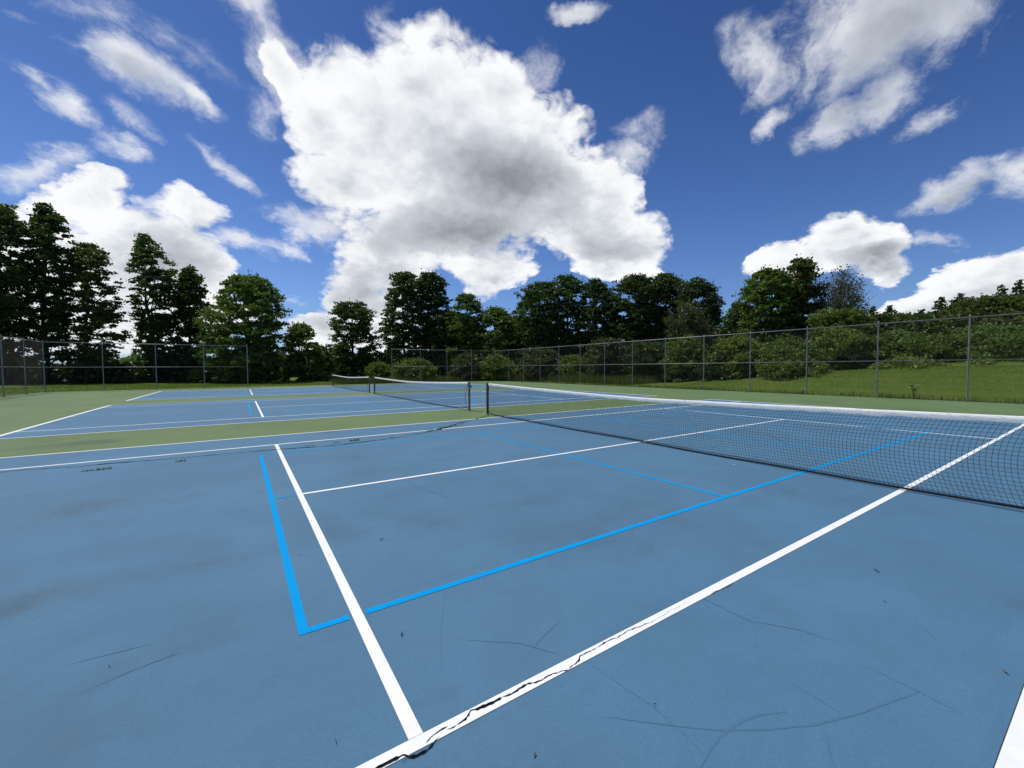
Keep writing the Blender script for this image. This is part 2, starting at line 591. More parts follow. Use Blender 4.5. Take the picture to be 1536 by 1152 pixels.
def build_ground():
    ax = np.unique(np.concatenate([[-6000, -2500, -1000, -500, -300, -200, -140], np.arange(-100, 101, 2.0), [140, 200, 300, 500, 1000, 2500, 6000]]))
    X, Y = np.meshgrid(ax, ax, indexing='ij')
    Z = terrain(X, Y)
    n = len(ax)
    vs = np.stack([X, Y, Z], -1).reshape(-1, 3)
    fs = [(i * n + j, (i + 1) * n + j, (i + 1) * n + j + 1, i * n + j + 1) for i in range(n - 1) for j in range(n - 1)]
    b = MB()
    b.add(vs, fs)
    m, nn, bs, o = mat_base('mown_grass', 0.9, 0.1)
    pos = position(nn)
    a = nn.noise(pos, 0.25, 5.0, 0.6)
    c = nn.noise(pos, 3.0, 7.0, 0.75)
    f = nn.noise(pos, 28.0, 4.0, 0.75)
    sp = nn.new('ShaderNodeSeparateXYZ')
    nn.t.links.new(pos, sp.inputs[0])
    w = nn.math('SINE', nn.math('ADD', nn.math('MULTIPLY', sp.outputs[0], 3.4), nn.math('MULTIPLY', a, 6.0)))
    base = nn.mix(nn.smooth(a, 0.3, 0.7), (0.088, 0.138, 0.018), (0.118, 0.166, 0.026))
    base = nn.mix(nn.lin(w, -1, 1, 0.0, 0.25), base, (0.052, 0.084, 0.014))
    base = nn.mix(nn.smooth(c, 0.35, 0.7, 0.0, 0.55), base, (0.052, 0.080, 0.014))
    base = nn.mix(nn.smooth(f, 0.45, 0.75, 0.0, 0.6), base, (0.036, 0.058, 0.010))
    base = nn.mix(nn.smooth(nn.noise(pos, 0.9, 6.0, 0.7), 0.58, 0.75, 0.0, 0.5), base, (0.110, 0.130, 0.030))
    nn.put(bs.inputs['Base Color'], base)
    bump(nn, bs, nn.math('ADD', f, c), 0.9, 0.06)
    tag(b.build('ground', m, None, True), kind='structure')


build_ground()
NEAR_Y, FAR_Y, LEFT_X, RIGHT_X = -11.5, 37.9, -19.1, 19.35
b = MB()
b.box((LEFT_X, NEAR_Y, -0.12), (RIGHT_X, FAR_Y, 0.0))
tag(b.build('green_pavement', M_GREEN), kind='structure')
COURTS = [0.0, 14.138, 28.153]
HL, HD, HS, SV = 11.885, 5.485, 4.115, 6.40
b = MB()
for cy in COURTS:
    x0, x1, y0, y1, z = -HL, HL, cy - HD, cy + HD, 0.0028
    b.add([(x0, y0, z), (x1, y0, z), (x1, y1, z), (x0, y1, z)], [(0, 1, 2, 3)])
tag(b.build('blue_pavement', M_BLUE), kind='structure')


def strip(b, x0, y0, x1, y1, z):
    b.add([(x0, y0, z), (x1, y0, z), (x1, y1, z), (x0, y1, z)], [(0, 1, 2, 3)])


def strip2(b, x0, y0, x1, y1, w, z):
    b.add([(x0, y0 - w, z), (x1, y1 - w, z), (x1, y1 + w, z), (x0, y0 + w, z)], [(0, 1, 2, 3)])


bw, bl = MB(), MB()
for k, cy in enumerate(COURTS):
    z = 0.0055
    w = 0.032
    for y in (-HD, HD):
        o = -0.036 if (k == 0 and y < 0) else 0.0
        strip(bw, -HL - w, cy + y + o - w, HL + w, cy + y + o + w, z)
    for x in (-HL, HL):
        strip(bw, x - 0.05, cy - HD + w, x + 0.05, cy + HD - w, z)
    for y in (-HS, HS):
        e0, e1, e2 = (-0.013, -0.030, 0.015) if (k == 0 and y < 0) else (0.0, 0.0, 0.0)
        strip2(bw, -HL + 0.05, cy + y + e0, 0.0, cy + y + e1, w, z)
        strip2(bw, 0.0, cy + y + e1, HL - 0.05, cy + y + e2, w, z)
    for x in (-SV, SV):
        strip(bw, x - w, cy - HS + w - (0.019 if k == 0 and x < 0 else 0), x + w, cy + HS - w, z)
    strip(bw, -SV + w, cy - 0.03, SV - w, cy + 0.03, z)
    for x in (-HL + 0.05, HL - 0.15):
        strip(bw, x, cy - 0.03, x + 0.10, cy + 0.03, z)
    # light blue pickleball lines
    PL, PK, PW, q = 6.71, 2.13, 3.05, 0.028
    for s in (-1, 1):
        strip(bl, s * PL - q, cy - PW - q, s * PL + q, cy + PW + q, z)
        strip(bl, s * PK - q, cy - PW + q, s * PK + q, cy - 0.06, z)
        strip(bl, s * PK - q, cy + 0.06, s * PK + q, cy + PW - q, z)
        a, c = sorted((s * (SV + w + 0.004), s * (PL - q)))
        strip(bl, a, cy - 0.02, c, cy + 0.02, z)
    for y in (-PW, PW):
        strip(bl, -PL + q, cy + y - q, -SV - 0.052, cy + y + q, z)
        strip(bl, -SV + 0.052, cy + y - q, SV - 0.052, cy + y + q, z)
        strip(bl, SV + 0.052, cy + y - q, PL - q, cy + y + q, z)
tag(bw.build('white_pavement_lines', M_WHITE), kind='structure')
tag(bl.build('light_blue_pavement_lines', M_TAPE), kind='structure')

# ------------------------------------------------------------------ cracks and scuffs in the court
M_CRACK = simple_mat('crack_dark', (0.008, 0.008, 0.008), 0.95, 0.05, 0.4, 30)
M_CRACK_EARTH = simple_mat('crack_earth', (0.030, 0.036, 0.030), 0.95, 0.05, 0.5, 12)
M_SCUFF = court_mat('scuffed_blue_paint', (0.062, 0.152, 0.244), (0.058, 0.082, 0.098), None)


CRACK_FINE = 0.50


def ribbon(b, pts, width, z, jit=0.0, step=0.02, seed=1, wvar=0.5):
    r = np.random.default_rng(seed)
    pts = [np.asarray(p, float)[:2] for p in pts]
    P, W = [], []
    ws = [width] * len(pts) if np.isscalar(width) else width
    for i in range(len(pts) - 1):
        L = np.linalg.norm(pts[i + 1] - pts[i])
        k = max(1, int(L / step))
        for j in range(k):
            t = j / k
            P.append(pts[i] * (1 - t) + pts[i + 1] * t)
            W.append(ws[i] * (1 - t) + ws[i + 1] * t)
    P.append(pts[-1])
    W.append(ws[-1])
    P = np.array(P)
    N = len(P)
    T = np.gradient(P, axis=0)
    T /= np.linalg.norm(T, axis=1)[:, None] + 1e-9
    Nn = np.stack([-T[:, 1], T[:, 0]], 1)
    if jit:
        walk = np.cumsum(r.normal(0, 1, N))
        walk -= np.linspace(walk[0], walk[-1], N)
        walk /= max(1e-6, np.abs(walk).max())
        P = P + Nn * (walk * jit * 0.6 + r.normal(0, 0.25, N) * jit)[:, None]
    W = np.array(W) * CRACK_FINE * (1 + wvar * r.normal(0, 1, N)).clip(0.25, 2.2)
    W[0] = W[-1] = 0.0005
    vs = np.concatenate([np.c_[P + Nn * W[:, None] / 2, np.full(N, z)], np.c_[P - Nn * W[:, None] / 2, np.full(N, z)]])
    b.add(vs, [(i, N + i, N + i + 1, i + 1) for i in range(N - 1)])


def gp(lst):
    return [ground(u, v, 0.012) for u, v in lst]


b = MB()
zc = 0.0080
ribbon(b, gp([(548, 1160), (562, 1151), (580, 1143), (590, 1138), (604, 1131), (614, 1133)]), [0.012, 0.016, 0.022, 0.030, 0.014, 0.01], zc, 0.004, 0.012, 2)
ribbon(b, gp([(610, 1134), (625, 1131), (640, 1123), (650, 1113), (655, 1107), (660, 1102)]), [0.008, 0.020, 0.018, 0.008, 0.004, 0.002], zc, 0.003, 0.012, 3)
ribbon(b, gp([(638, 1113), (646, 1105), (656, 1097), (664, 1091), (672, 1088)]), [0.003, 0.007, 0.012, 0.012, 0.003], zc, 0.003, 0.012, 4)
ribbon(b, gp([(669, 1093), (680, 1089), (689, 1083), (698, 1077), (707, 1064), (716, 1062), (730, 1056), (742, 1051), (752, 1044)]), [0.002, 0.009, 0.010, 0.014, 0.012, 0.016, 0.018, 0.024, 0.013], zc, 0.004, 0.012, 5)
ribbon(b, gp([(750, 1046), (772, 1037), (790, 1025), (808, 1021), (830, 1010), (852, 1003)]), [0.014, 0.012, 0.016, 0.012, 0.010, 0.006], zc, 0.008, 0.014, 6)
ribbon(b, gp([(852, 1002), (868, 990), (872, 982), (895, 972), (908, 961), (925, 955), (940, 945), (960, 938)]), [0.006, 0.012, 0.007, 0.008, 0.009, 0.006, 0.008, 0.004], zc, 0.009, 0.014, 7)
ribbon(b, gp([(945, 942), (975, 932), (995, 923), (1003, 916), (1030, 903)]), [0.003, 0.005, 0.003, 0.003, 0.002], zc, 0.009, 0.014, 8, 0.7)
ribbon(b, gp([(612, 1135), (600, 1143)]), [0.006, 0.002], zc, 0.002, 0.012, 9)
ribbon(b, gp([(1066, 890), (1085, 881), (1100, 873)]), [0.004, 0.007, 0.003], zc, 0.008, 0.014, 12)
ribbon(b, gp([(1150, 650), (1170, 660), (1185, 666)]), [0.010, 0.016, 0.006], zc, 0.012, 0.05, 13)
ribbon(b, gp([(503, 1105), (505, 1118)]), [0.004, 0.004], zc, 0.003, 0.02, 14)
tag(b.build('cracked_pavement_line', M_CRACK), kind='structure')
b = MB()
LONG = [(-30, 711), (40, 704), (120, 699), (160, 695), (240, 689), (320, 682), (400, 675), (440, 672), (500, 668), (540, 663), (590, 657), (620, 652), (645, 647), (668, 641), (690, 634), (712, 629), (735, 622)]
wl = [0.024, 0.022, 0.03, 0.05, 0.022, 0.02, 0.022, 0.05, 0.04, 0.05, 0.03, 0.025, 0.04, 0.06, 0.05, 0.05, 0.04]
ribbon(b, gp(LONG), [q * 1.5 for q in wl], zc, 0.02, 0.07, 21, 0.5)
ribbon(b, gp([(650, 646), (672, 640), (700, 634)]), [0.03, 0.10, 0.03], zc + 0.004, 0.06, 0.08, 22, 0.6)
tag(b.build('cracked_pavement', M_CRACK_EARTH), kind='structure')
b = MB()
zs = 0.0036
for i, (pl, w) in enumerate([
    ([(1047, 1160), (1062, 1130), (1080, 1105), (1110, 1082), (1140, 1072), (1180, 1068)], 0.028),
    ([(1018, 1090), (1080, 1095), (1150, 1094), (1220, 1087), (1290, 1070), (1345, 1050), (1380, 1038)], 0.022),
    ([(880, 992), (920, 1020), (980, 1060), (1030, 1105), (1055, 1130)], 0.014),
    ([(1180, 1020), (1230, 1050), (1270, 1075)], 0.010), ([(1300, 1000), (1380, 1038), (1450, 1075)], 0.010),
    ([(905, 1075), (960, 1082), (1040, 1092)], 0.010), ([(662, 1000), (662, 940), (668, 880)], 0.008), ([(840, 930), (810, 960), (790, 985)], 0.010),
    ([(1240, 1100), (1245, 1130), (1255, 1160)], 0.012), ([(700, 960), (780, 965), (850, 985)], 0.008), ([(90, 1000), (150, 985), (230, 965)], 0.010),
    ([(120, 1040), (200, 1005), (280, 975)], 0.012), ([(1120, 930), (1200, 945), (1260, 965)], 0.008), ([(1370, 930), (1400, 955), (1415, 975)], 0.008),
    ([(600, 720), (640, 735), (680, 750)], 0.008), ([(980, 870), (1060, 900), (1140, 940)], 0.007),
]):
    ribbon(b, [ground(u, v, zs) for u, v in pl], w, zs + 0.00008 * i, 0.0, 0.10, 40 + i, 0.25)
tag(b.build('scuffed_pavement', M_SCUFF), kind='structure')

# ------------------------------------------------------------------ chain link fences
M_GALV = simple_mat('galvanised_steel', (0.26, 0.265, 0.26), 0.5, 0.5, 0.25, 6, 0.35)
M_WIRE = simple_mat('galvanised_wire', (0.055, 0.060, 0.058), 0.6, 0.3, 0.2, 20, 0.0)
FH = 3.62


def fence(label, p0, p1, n_bays, shared_end=False, z0=0.0):
    """one straight run; p0, p1 are its ends on the ground"""
    p0, p1 = np.array([*p0, z0]), np.array([*p1, z0])
    root = empty('chain_link_fence', p0, label, 'fence', 'chain link fences round the courts')
    dv = (p1 - p0)
    L = np.linalg.norm(dv)
    t = dv / L
    nrm = np.array([-t[1], t[0], 0])
    up = np.array([0, 0, 1.0])
    for i in range(n_bays + (0 if shared_end else 1)):
        q = p0 + dv * i / n_bays
        b = MB()
        r = 0.037 if i in (0, n_bays) else 0.031
        b.tube([q - up * 0.25, q + up * (FH + 0.02)], r, 12, False)
        b.tube([q + up * (FH + 0.02), q + up * (FH + 0.05), q + up * (FH + 0.085), q + up * (FH + 0.10)], [r * 1.18, r * 1.15, r * 0.7, 0.004], 12)
        b.build('post', M_GALV, root, True)
    for nm, h, r in (('top_rail', FH - 0.01, 0.023), ('middle_rail', 1.80, 0.020)):
        b = MB()
        b.tube([p0 + up * h + nrm * 0.012, p1 + up * h + nrm * 0.012], r, 10)
        b.build(nm, M_GALV, root, True)
    b = MB()
    b.tube([p0 + up * 0.04 + nrm * 0.03, p1 + up * 0.04 + nrm * 0.03], 0.004, 5)
    b.build('tension_wire', M_WIRE, root)
    # woven wire: two families of diagonals clipped to the panel
    H, lo = FH - 0.03, 0.04
    hgt = H - lo
    pit = 0.075
    wr = 0.0012
    segs = []
    for s in (1, -1):
        k = np.arange(-hgt, L, pit) if s == 1 else np.arange(0, L + hgt, pit)
        a0, a1 = np.zeros_like(k), np.full_like(k, hgt)
        if s == 1:      # x = k + h
            a0 = np.maximum(0, -k)
            a1 = np.minimum(hgt, L - k)
        else:           # x = k - h
            a0 = np.maximum(0, k - L)
            a1 = np.minimum(hgt, k)
        ok = a1 > a0
        k, a0, a1 = k[ok], a0[ok], a1[ok]
        off = nrm * (0.044 + 0.002 * s)
        A = p0 + t * (k + s * a0)[:, None] + up * (lo + a0)[:, None] + off
        B = p0 + t * (k + s * a1)[:, None] + up * (lo + a1)[:, None] + off
        w = np.cross(nrm, unit(B[0] - A[0]))
        c3 = [w * wr, -0.5 * w * wr + nrm * wr * 0.87, -0.5 * w * wr - nrm * wr * 0.87]
        for i in range(3):
            j = (i + 1) % 3
            segs.append(np.stack([A + c3[i], A + c3[j], B + c3[j], B + c3[i]], 1).reshape(-1, 3))
    quads_object('chain_link_mesh', np.concatenate(segs), 4, M_WIRE, root)
    return root


fence('long chain link fence along the right side below the grass bank', (19.0, -7.72), (19.0, 37.5), 15)
fence('far chain link fence between the open gap and the right corner, before the weedy bushes', (6.35, 37.5), (18.9, 37.5), 4)
fence('far left chain link fence of four bays before the dark tall trees and lawn', (-18.72, 37.35), (-6.45, 37.35), 4)
fence('short stretch of chain link fence at the left edge, turning in from the corner', (-18.78, 16.1), (-18.74, 37.33), 7, True)

# ------------------------------------------------------------------ nets
M_NET = simple_mat('black_net_cord', (0.007, 0.008, 0.010), 0.8, 0.2, 0.3, 40)
M_BAND = None


def band_mat():
    m, n, b, o = mat_base('white_vinyl_headband', 0.6, 0.3)
    pos = position(n)
    st = n.new('ShaderNodeMapping')
    st.inputs['Scale'].default_value = (1, 2.2, 9.0)
    n.t.links.new(pos, st.inputs['Vector'])
    f = n.noise(st.outputs[0], 5.0, 6.0, 0.7, 0.6)
    g = n.noise(pos, 2.0, 3.0, 0.5)
    c = n.mix(n.smooth(f, 0.54, 0.70, 0.0, 0.75), (0.78, 0.78, 0.75), (0.34, 0.34, 0.32))
    c = n.mix(n.smooth(g, 0.5, 0.8, 0.0, 0.3), c, (0.6, 0.6, 0.56))
    n.put(b.inputs['Base Color'], c)
    bump(n, b, f, 0.4, 0.01)
    return m


M_BAND = band_mat()
M_POST_BROWN = simple_mat('rusty_brown_post_paint', (0.165, 0.115, 0.085), 0.7, 0.3, 0.45, 14)
M_POST_WEATHERED = simple_mat('weathered_post_paint', (0.25, 0.205, 0.155), 0.75, 0.3, 0.45, 14)
M_POST_GREY = simple_mat('flaking_grey_post_paint', (0.15, 0.138, 0.118), 0.75, 0.3, 0.6, 9)
M_STEEL = simple_mat('dull_steel', (0.25, 0.25, 0.25), 0.45, 0.5, 0.2, 20, 0.7)


def net_shape(y, ym):
    """height of the headband top along the net; y from -6.4 to 6.4"""
    a = np.abs(y) / ym
    return 0.934 + 0.118 * a ** 1.35


def build_net(cy, label, seed, slack=0.06, y0=-6.30, y1=6.30):
    r = np.random.default_rng(seed)
    root = empty('tennis_net', (0, cy, 0), label, 'tennis net', 'tennis nets across the three courts')
    ym = 6.4
    ys = np.linspace(y0, y1, 127)
    top = net_shape(ys, ym)

    def bottom(y):
        a = np.abs(y) / ym
        rise = 0.075 * sstep(a, 0.90, 1.0) + 0.035 * sstep(-y, 3.6, 6.0)
        return 0.028 + rise + 0.010 * np.sin(y * 1.7 + seed) * (1 - a)

    def belly(y, s):
        """sideways bulge of the slack net, s from 0 at the top to 1 at the bottom"""
        return -slack * np.sin(math.pi * np.clip(s, 0, 1) ** 1.4) * (0.6 + 0.4 * np.sin(y * 0.9 + seed)) - 0.05 * s

    def P(y, s):
        y = np.asarray(y, float)
        s = np.broadcast_to(np.asarray(s, float), y.shape)
        zt, zb = net_shape(y, ym) - 0.055, bottom(y)
        sway = np.sin(math.pi * np.clip(s, 0, 1) ** 0.9) * (0.02 + 0.085 * sstep(-y, -1.0, 4.0) * (1 - sstep(-y, 5.6, 6.3)))
        return np.stack([belly(y, s), cy + y + sway, zt + (zb - zt) * s], -1)

    segs = []
    wr = 0.0020 if cy < 1 else 0.0011

    def run(Q):
        A, B = Q[:-1], Q[1:]
        t = B - A
        t = t / (np.linalg.norm(t, axis=1)[:, None] + 1e-9)
        w1 = np.cross(t, np.array([1.0, 0, 0]))
        w1 = w1 / (np.linalg.norm(w1, axis=1)[:, None] + 1e-9)
        w2 = np.cross(t, w1)
        c3 = [w1 * wr, (-0.5 * w1 + 0.87 * w2) * wr, (-0.5 * w1 - 0.87 * w2) * wr]
        for i in range(3):
            j = (i + 1) % 3
            segs.append(np.stack([A + c3[i], A + c3[j], B + c3[j], B + c3[i]], 1).reshape(-1, 3))

    pit = 0.0455
    ss = np.linspace(0, 1, 12)
    for y in np.arange(y0, y1 + 0.001, pit):
        run(P(np.full(12, y), ss))
    nrow = 20
    yy = np.linspace(y0, y1, 90)
    for k in range(1, nrow):
        run(P(yy, k / nrow))
    quads_object('netting', np.concatenate(segs), 4, M_NET, root)
    # headband: folded white canvas over the cable
    b = MB()
    N = len(ys)
    wob = 0.004 * r.normal(0, 1, N)
    prof = [(-0.011, -0.068), (-0.014, -0.03), (-0.008, 0.0), (0.0, 0.006), (0.008, 0.0), (0.014, -0.03), (0.011, -0.066)]
    vs = []
    for i in range(N):
        for px_, pz in prof:
            vs.append((px_ + belly(ys[i], 0.0) + wob[i] * 0.5, cy + ys[i], top[i] + pz + (wob[i] if pz < -0.05 else 0)))
    K = len(prof)
    b.add(vs, [(i * K + k, i * K + k + 1, (i + 1) * K + k + 1, (i + 1) * K + k) for i in range(N - 1) for k in range(K - 1)])
    b.build('headband', M_BAND, root, True)
    # bottom and side cords
    b = MB()
    Q = P(ys, 1.0)
    b.tube(list(Q), 0.013, 6)
    b.build('bottom_cord', M_NET, root, True)
    for s, ye in ((-1, y0), (1, y1)):
        b = MB()
        q = P(np.full(14, ye), np.linspace(0, 1, 14))
        q[:, 1] -= s * (0.055 * np.sin(np.linspace(0, math.pi, 14)))
        end = np.array([0, cy + s * 6.40, net_shape(ye, ym) - 0.02])
        low = np.array([0, cy + s * 6.38, 0.06])
        b.tube([end, *q, low], 0.008, 6)
        b.build('side_cord', M_NET, root, True)
    for s, ye in ((-1, y0), (1, y1)):
        b = MB()
        b.tube([(0, cy + ye, net_shape(ye, ym) - 0.004), (0, cy + s * 6.39, 1.045)], 0.004, 6)
        b.build('net_cable', M_STEEL, root)
    return root


build_net(COURTS[0], 'nearest and largest tennis net with black cord and wide white headband', 1, 0.05)
build_net(COURTS[1], 'middle tennis net across the second court, sagging white headband', 2, 0.05)
build_net(COURTS[2], 'smallest farthest tennis net on the third court near the trees', 3, 0.05)


def net_post(x, y, label, mat, winch):
    root = empty('net_post', (x, y, 0), label, 'net post', 'net posts beside the courts')
    b = MB()
    b.tube([(x, y, -0.1), (x, y, 1.055)], 0.044, 14, False)
    b.build('post_tube', mat, root, True)
    b = MB()
    b.tube([(x, y, 1.05), (x, y, 1.062), (x, y, 1.078), (x, y, 1.085)], [0.047, 0.047, 0.036, 0.01], 14)
    b.build('cap', mat, root, True)
    b = MB()
    b.tube([(x, y, 0.0), (x, y, 0.012)], [0.06, 0.055], 14)
    b.build('collar', M_STEEL, root)
    if winch:
        b = MB()
        b.box((x + 0.036, y - 0.035, 0.86), (x + 0.078, y + 0.035, 0.95))
        b.build('winch', M_STEEL, root)
        b = MB()
        b.tube([(x + 0.06, y - 0.03, 0.905), (x + 0.06, y - 0.075, 0.905), (x + 0.06, y - 0.085, 0.85)], 0.010, 8)
        b.build('crank_handle', M_STEEL, root)
    return root


net_post(0, COURTS[0] + 6.40, 'dark brown net post at the far end of the nearest net', M_POST_BROWN, False)
net_post(0, COURTS[0] - 6.40, 'dark brown net post at the near end of the nearest net', M_POST_BROWN, True)
net_post(0, COURTS[1] - 6.40, 'weathered grey brown net post with winch at the near end of the middle net', M_POST_WEATHERED, True)
net_post(0, COURTS[1] + 6.40, 'grey net post at the far end of the middle net', M_POST_GREY, False)
net_post(0, COURTS[2] - 6.40, 'grey net post with winch at the near end of the farthest net', M_POST_GREY, True)
net_post(0, COURTS[2] + 6.40, 'thin looking net post at the far end of the farthest net', M_POST_GREY, False)


# ------------------------------------------------------------------ foliage
def leaf_mat(name, col, var=0.35, trans=0.22, warm=None):
    m = bpy.data.materials.new(name)
    m.use_nodes = True
    t = m.node_tree
    t.nodes.clear()
    n = NT(t)
    geo = n.new('ShaderNodeNewGeometry')
    rnd = geo.outputs['Random Per Island']
    f = n.noise(geo.outputs['Position'], 0.45, 3.0, 0.6)
    lo = tuple(c * (1 - var) for c in col)
    hi = tuple(c * (1 + var) for c in col)
    c = n.mix(rnd, lo, hi)
    c = n.mix(n.smooth(f, 0.35, 0.7, 0.0, 0.7), c, tuple(x * y for x, y in zip(col, (1.25, 1.15, 0.9))))
    if warm:
        c = n.mix(n.smooth(n.noise(geo.outputs['Position'], 0.8, 3.0, 0.6), 0.50, 0.66, 0.0, 0.8), c, warm)
    d = n.new('ShaderNodeBsdfPrincipled')
    d.inputs['Roughness'].default_value = 0.5
    d.inputs['Specular IOR Level'].default_value = 0.25
    t.links.new(c, d.inputs['Base Color'])
    tr = n.new('ShaderNodeBsdfTranslucent')
    t.links.new(n.vmath('MULTIPLY', c, (1.3, 1.5, 0.6)), tr.inputs['Color'])
    mx = n.new('ShaderNodeMixShader')
    mx.inputs[0].default_value = trans
    t.links.new(d.outputs[0], mx.inputs[1])
    t.links.new(tr.outputs[0], mx.inputs[2])
    o = n.new('ShaderNodeOutputMaterial')
    t.links.new(mx.outputs[0], o.inputs['Surface'])
    return m


L_DARK = leaf_mat('dark_leaves', (0.048, 0.076, 0.020), 0.35, 0.26)
L_DEEP = leaf_mat('deep_green_leaves', (0.056, 0.096, 0.026), 0.35, 0.32)
L_MID = leaf_mat('mid_green_leaves', (0.090, 0.138, 0.030), 0.35, 0.34)
L_LIGHT = leaf_mat('light_green_leaves', (0.112, 0.160, 0.030), 0.35, 0.30)
L_YEL = leaf_mat('yellow_green_leaves', (0.130, 0.165, 0.026), 0.35, 0.30)
L_RUST = leaf_mat('rusty_green_leaves', (0.078, 0.100, 0.026), 0.35, 0.32, (0.085, 0.060, 0.020))
L_PINE = leaf_mat('pine_needles', (0.048, 0.080, 0.028), 0.35, 0.18)
L_OLIVE = leaf_mat('olive_leaves', (0.070, 0.082, 0.030), 0.4, 0.25)
L_SILVER = leaf_mat('silvery_leaves', (0.085, 0.100, 0.060), 0.35, 0.25)
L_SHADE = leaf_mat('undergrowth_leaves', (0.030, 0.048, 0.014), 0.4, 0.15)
L_WEED = leaf_mat('weed_blades', (0.085, 0.115, 0.025), 0.5, 0.3, (0.16, 0.13, 0.05))
BARK = simple_mat('grey_brown_bark', (0.055, 0.048, 0.040), 0.9, 0.1, 0.4, 5)
BARK_GREY = simple_mat('grey_twig_bark', (0.150, 0.135, 0.115), 0.9, 0.1, 0.3, 5)
BARK_PALE = simple_mat('pale_dead_bark', (0.230, 0.210, 0.180), 0.9, 0.1, 0.3, 5)


def leaf_cards(centres, size, r, flat=0.5, nrm_bias=None):
    """kite shaped leaf sprays at the given centres"""
    n = len(centres)
    d = r.normal(0, 1, (n, 3))
    d[:, 2] = d[:, 2] * 0.8 + 0.45
    if nrm_bias is not None:
        d += nrm_bias * 0.9
    d /= np.linalg.norm(d, axis=1)[:, None]
    a = np.cross(d, r.normal(0, 1, (n, 3)))
    a /= np.linalg.norm(a, axis=1)[:, None] + 1e-9
    b = np.cross(d, a)
    s = size * r.uniform(0.55, 1.35, n)[:, None]
    k = r.uniform(0.32, 0.62, n)[:, None]
    droop = d * s * r.uniform(-0.15, 0.25, n)[:, None]
    v0 = centres - a * s * 0.55
    v1 = centres + b * s * k + droop
    v2 = centres + a * s * 0.60
    v3 = centres - b * s * k + droop
    return np.stack([v0, v1, v2, v3], 1).reshape(-1, 3)


def interp_rows(rows, v):
    vs = [q[0] for q in rows]
    return np.interp(v, vs, [q[1] for q in rows]), np.interp(v, vs, [q[2] for q in rows])


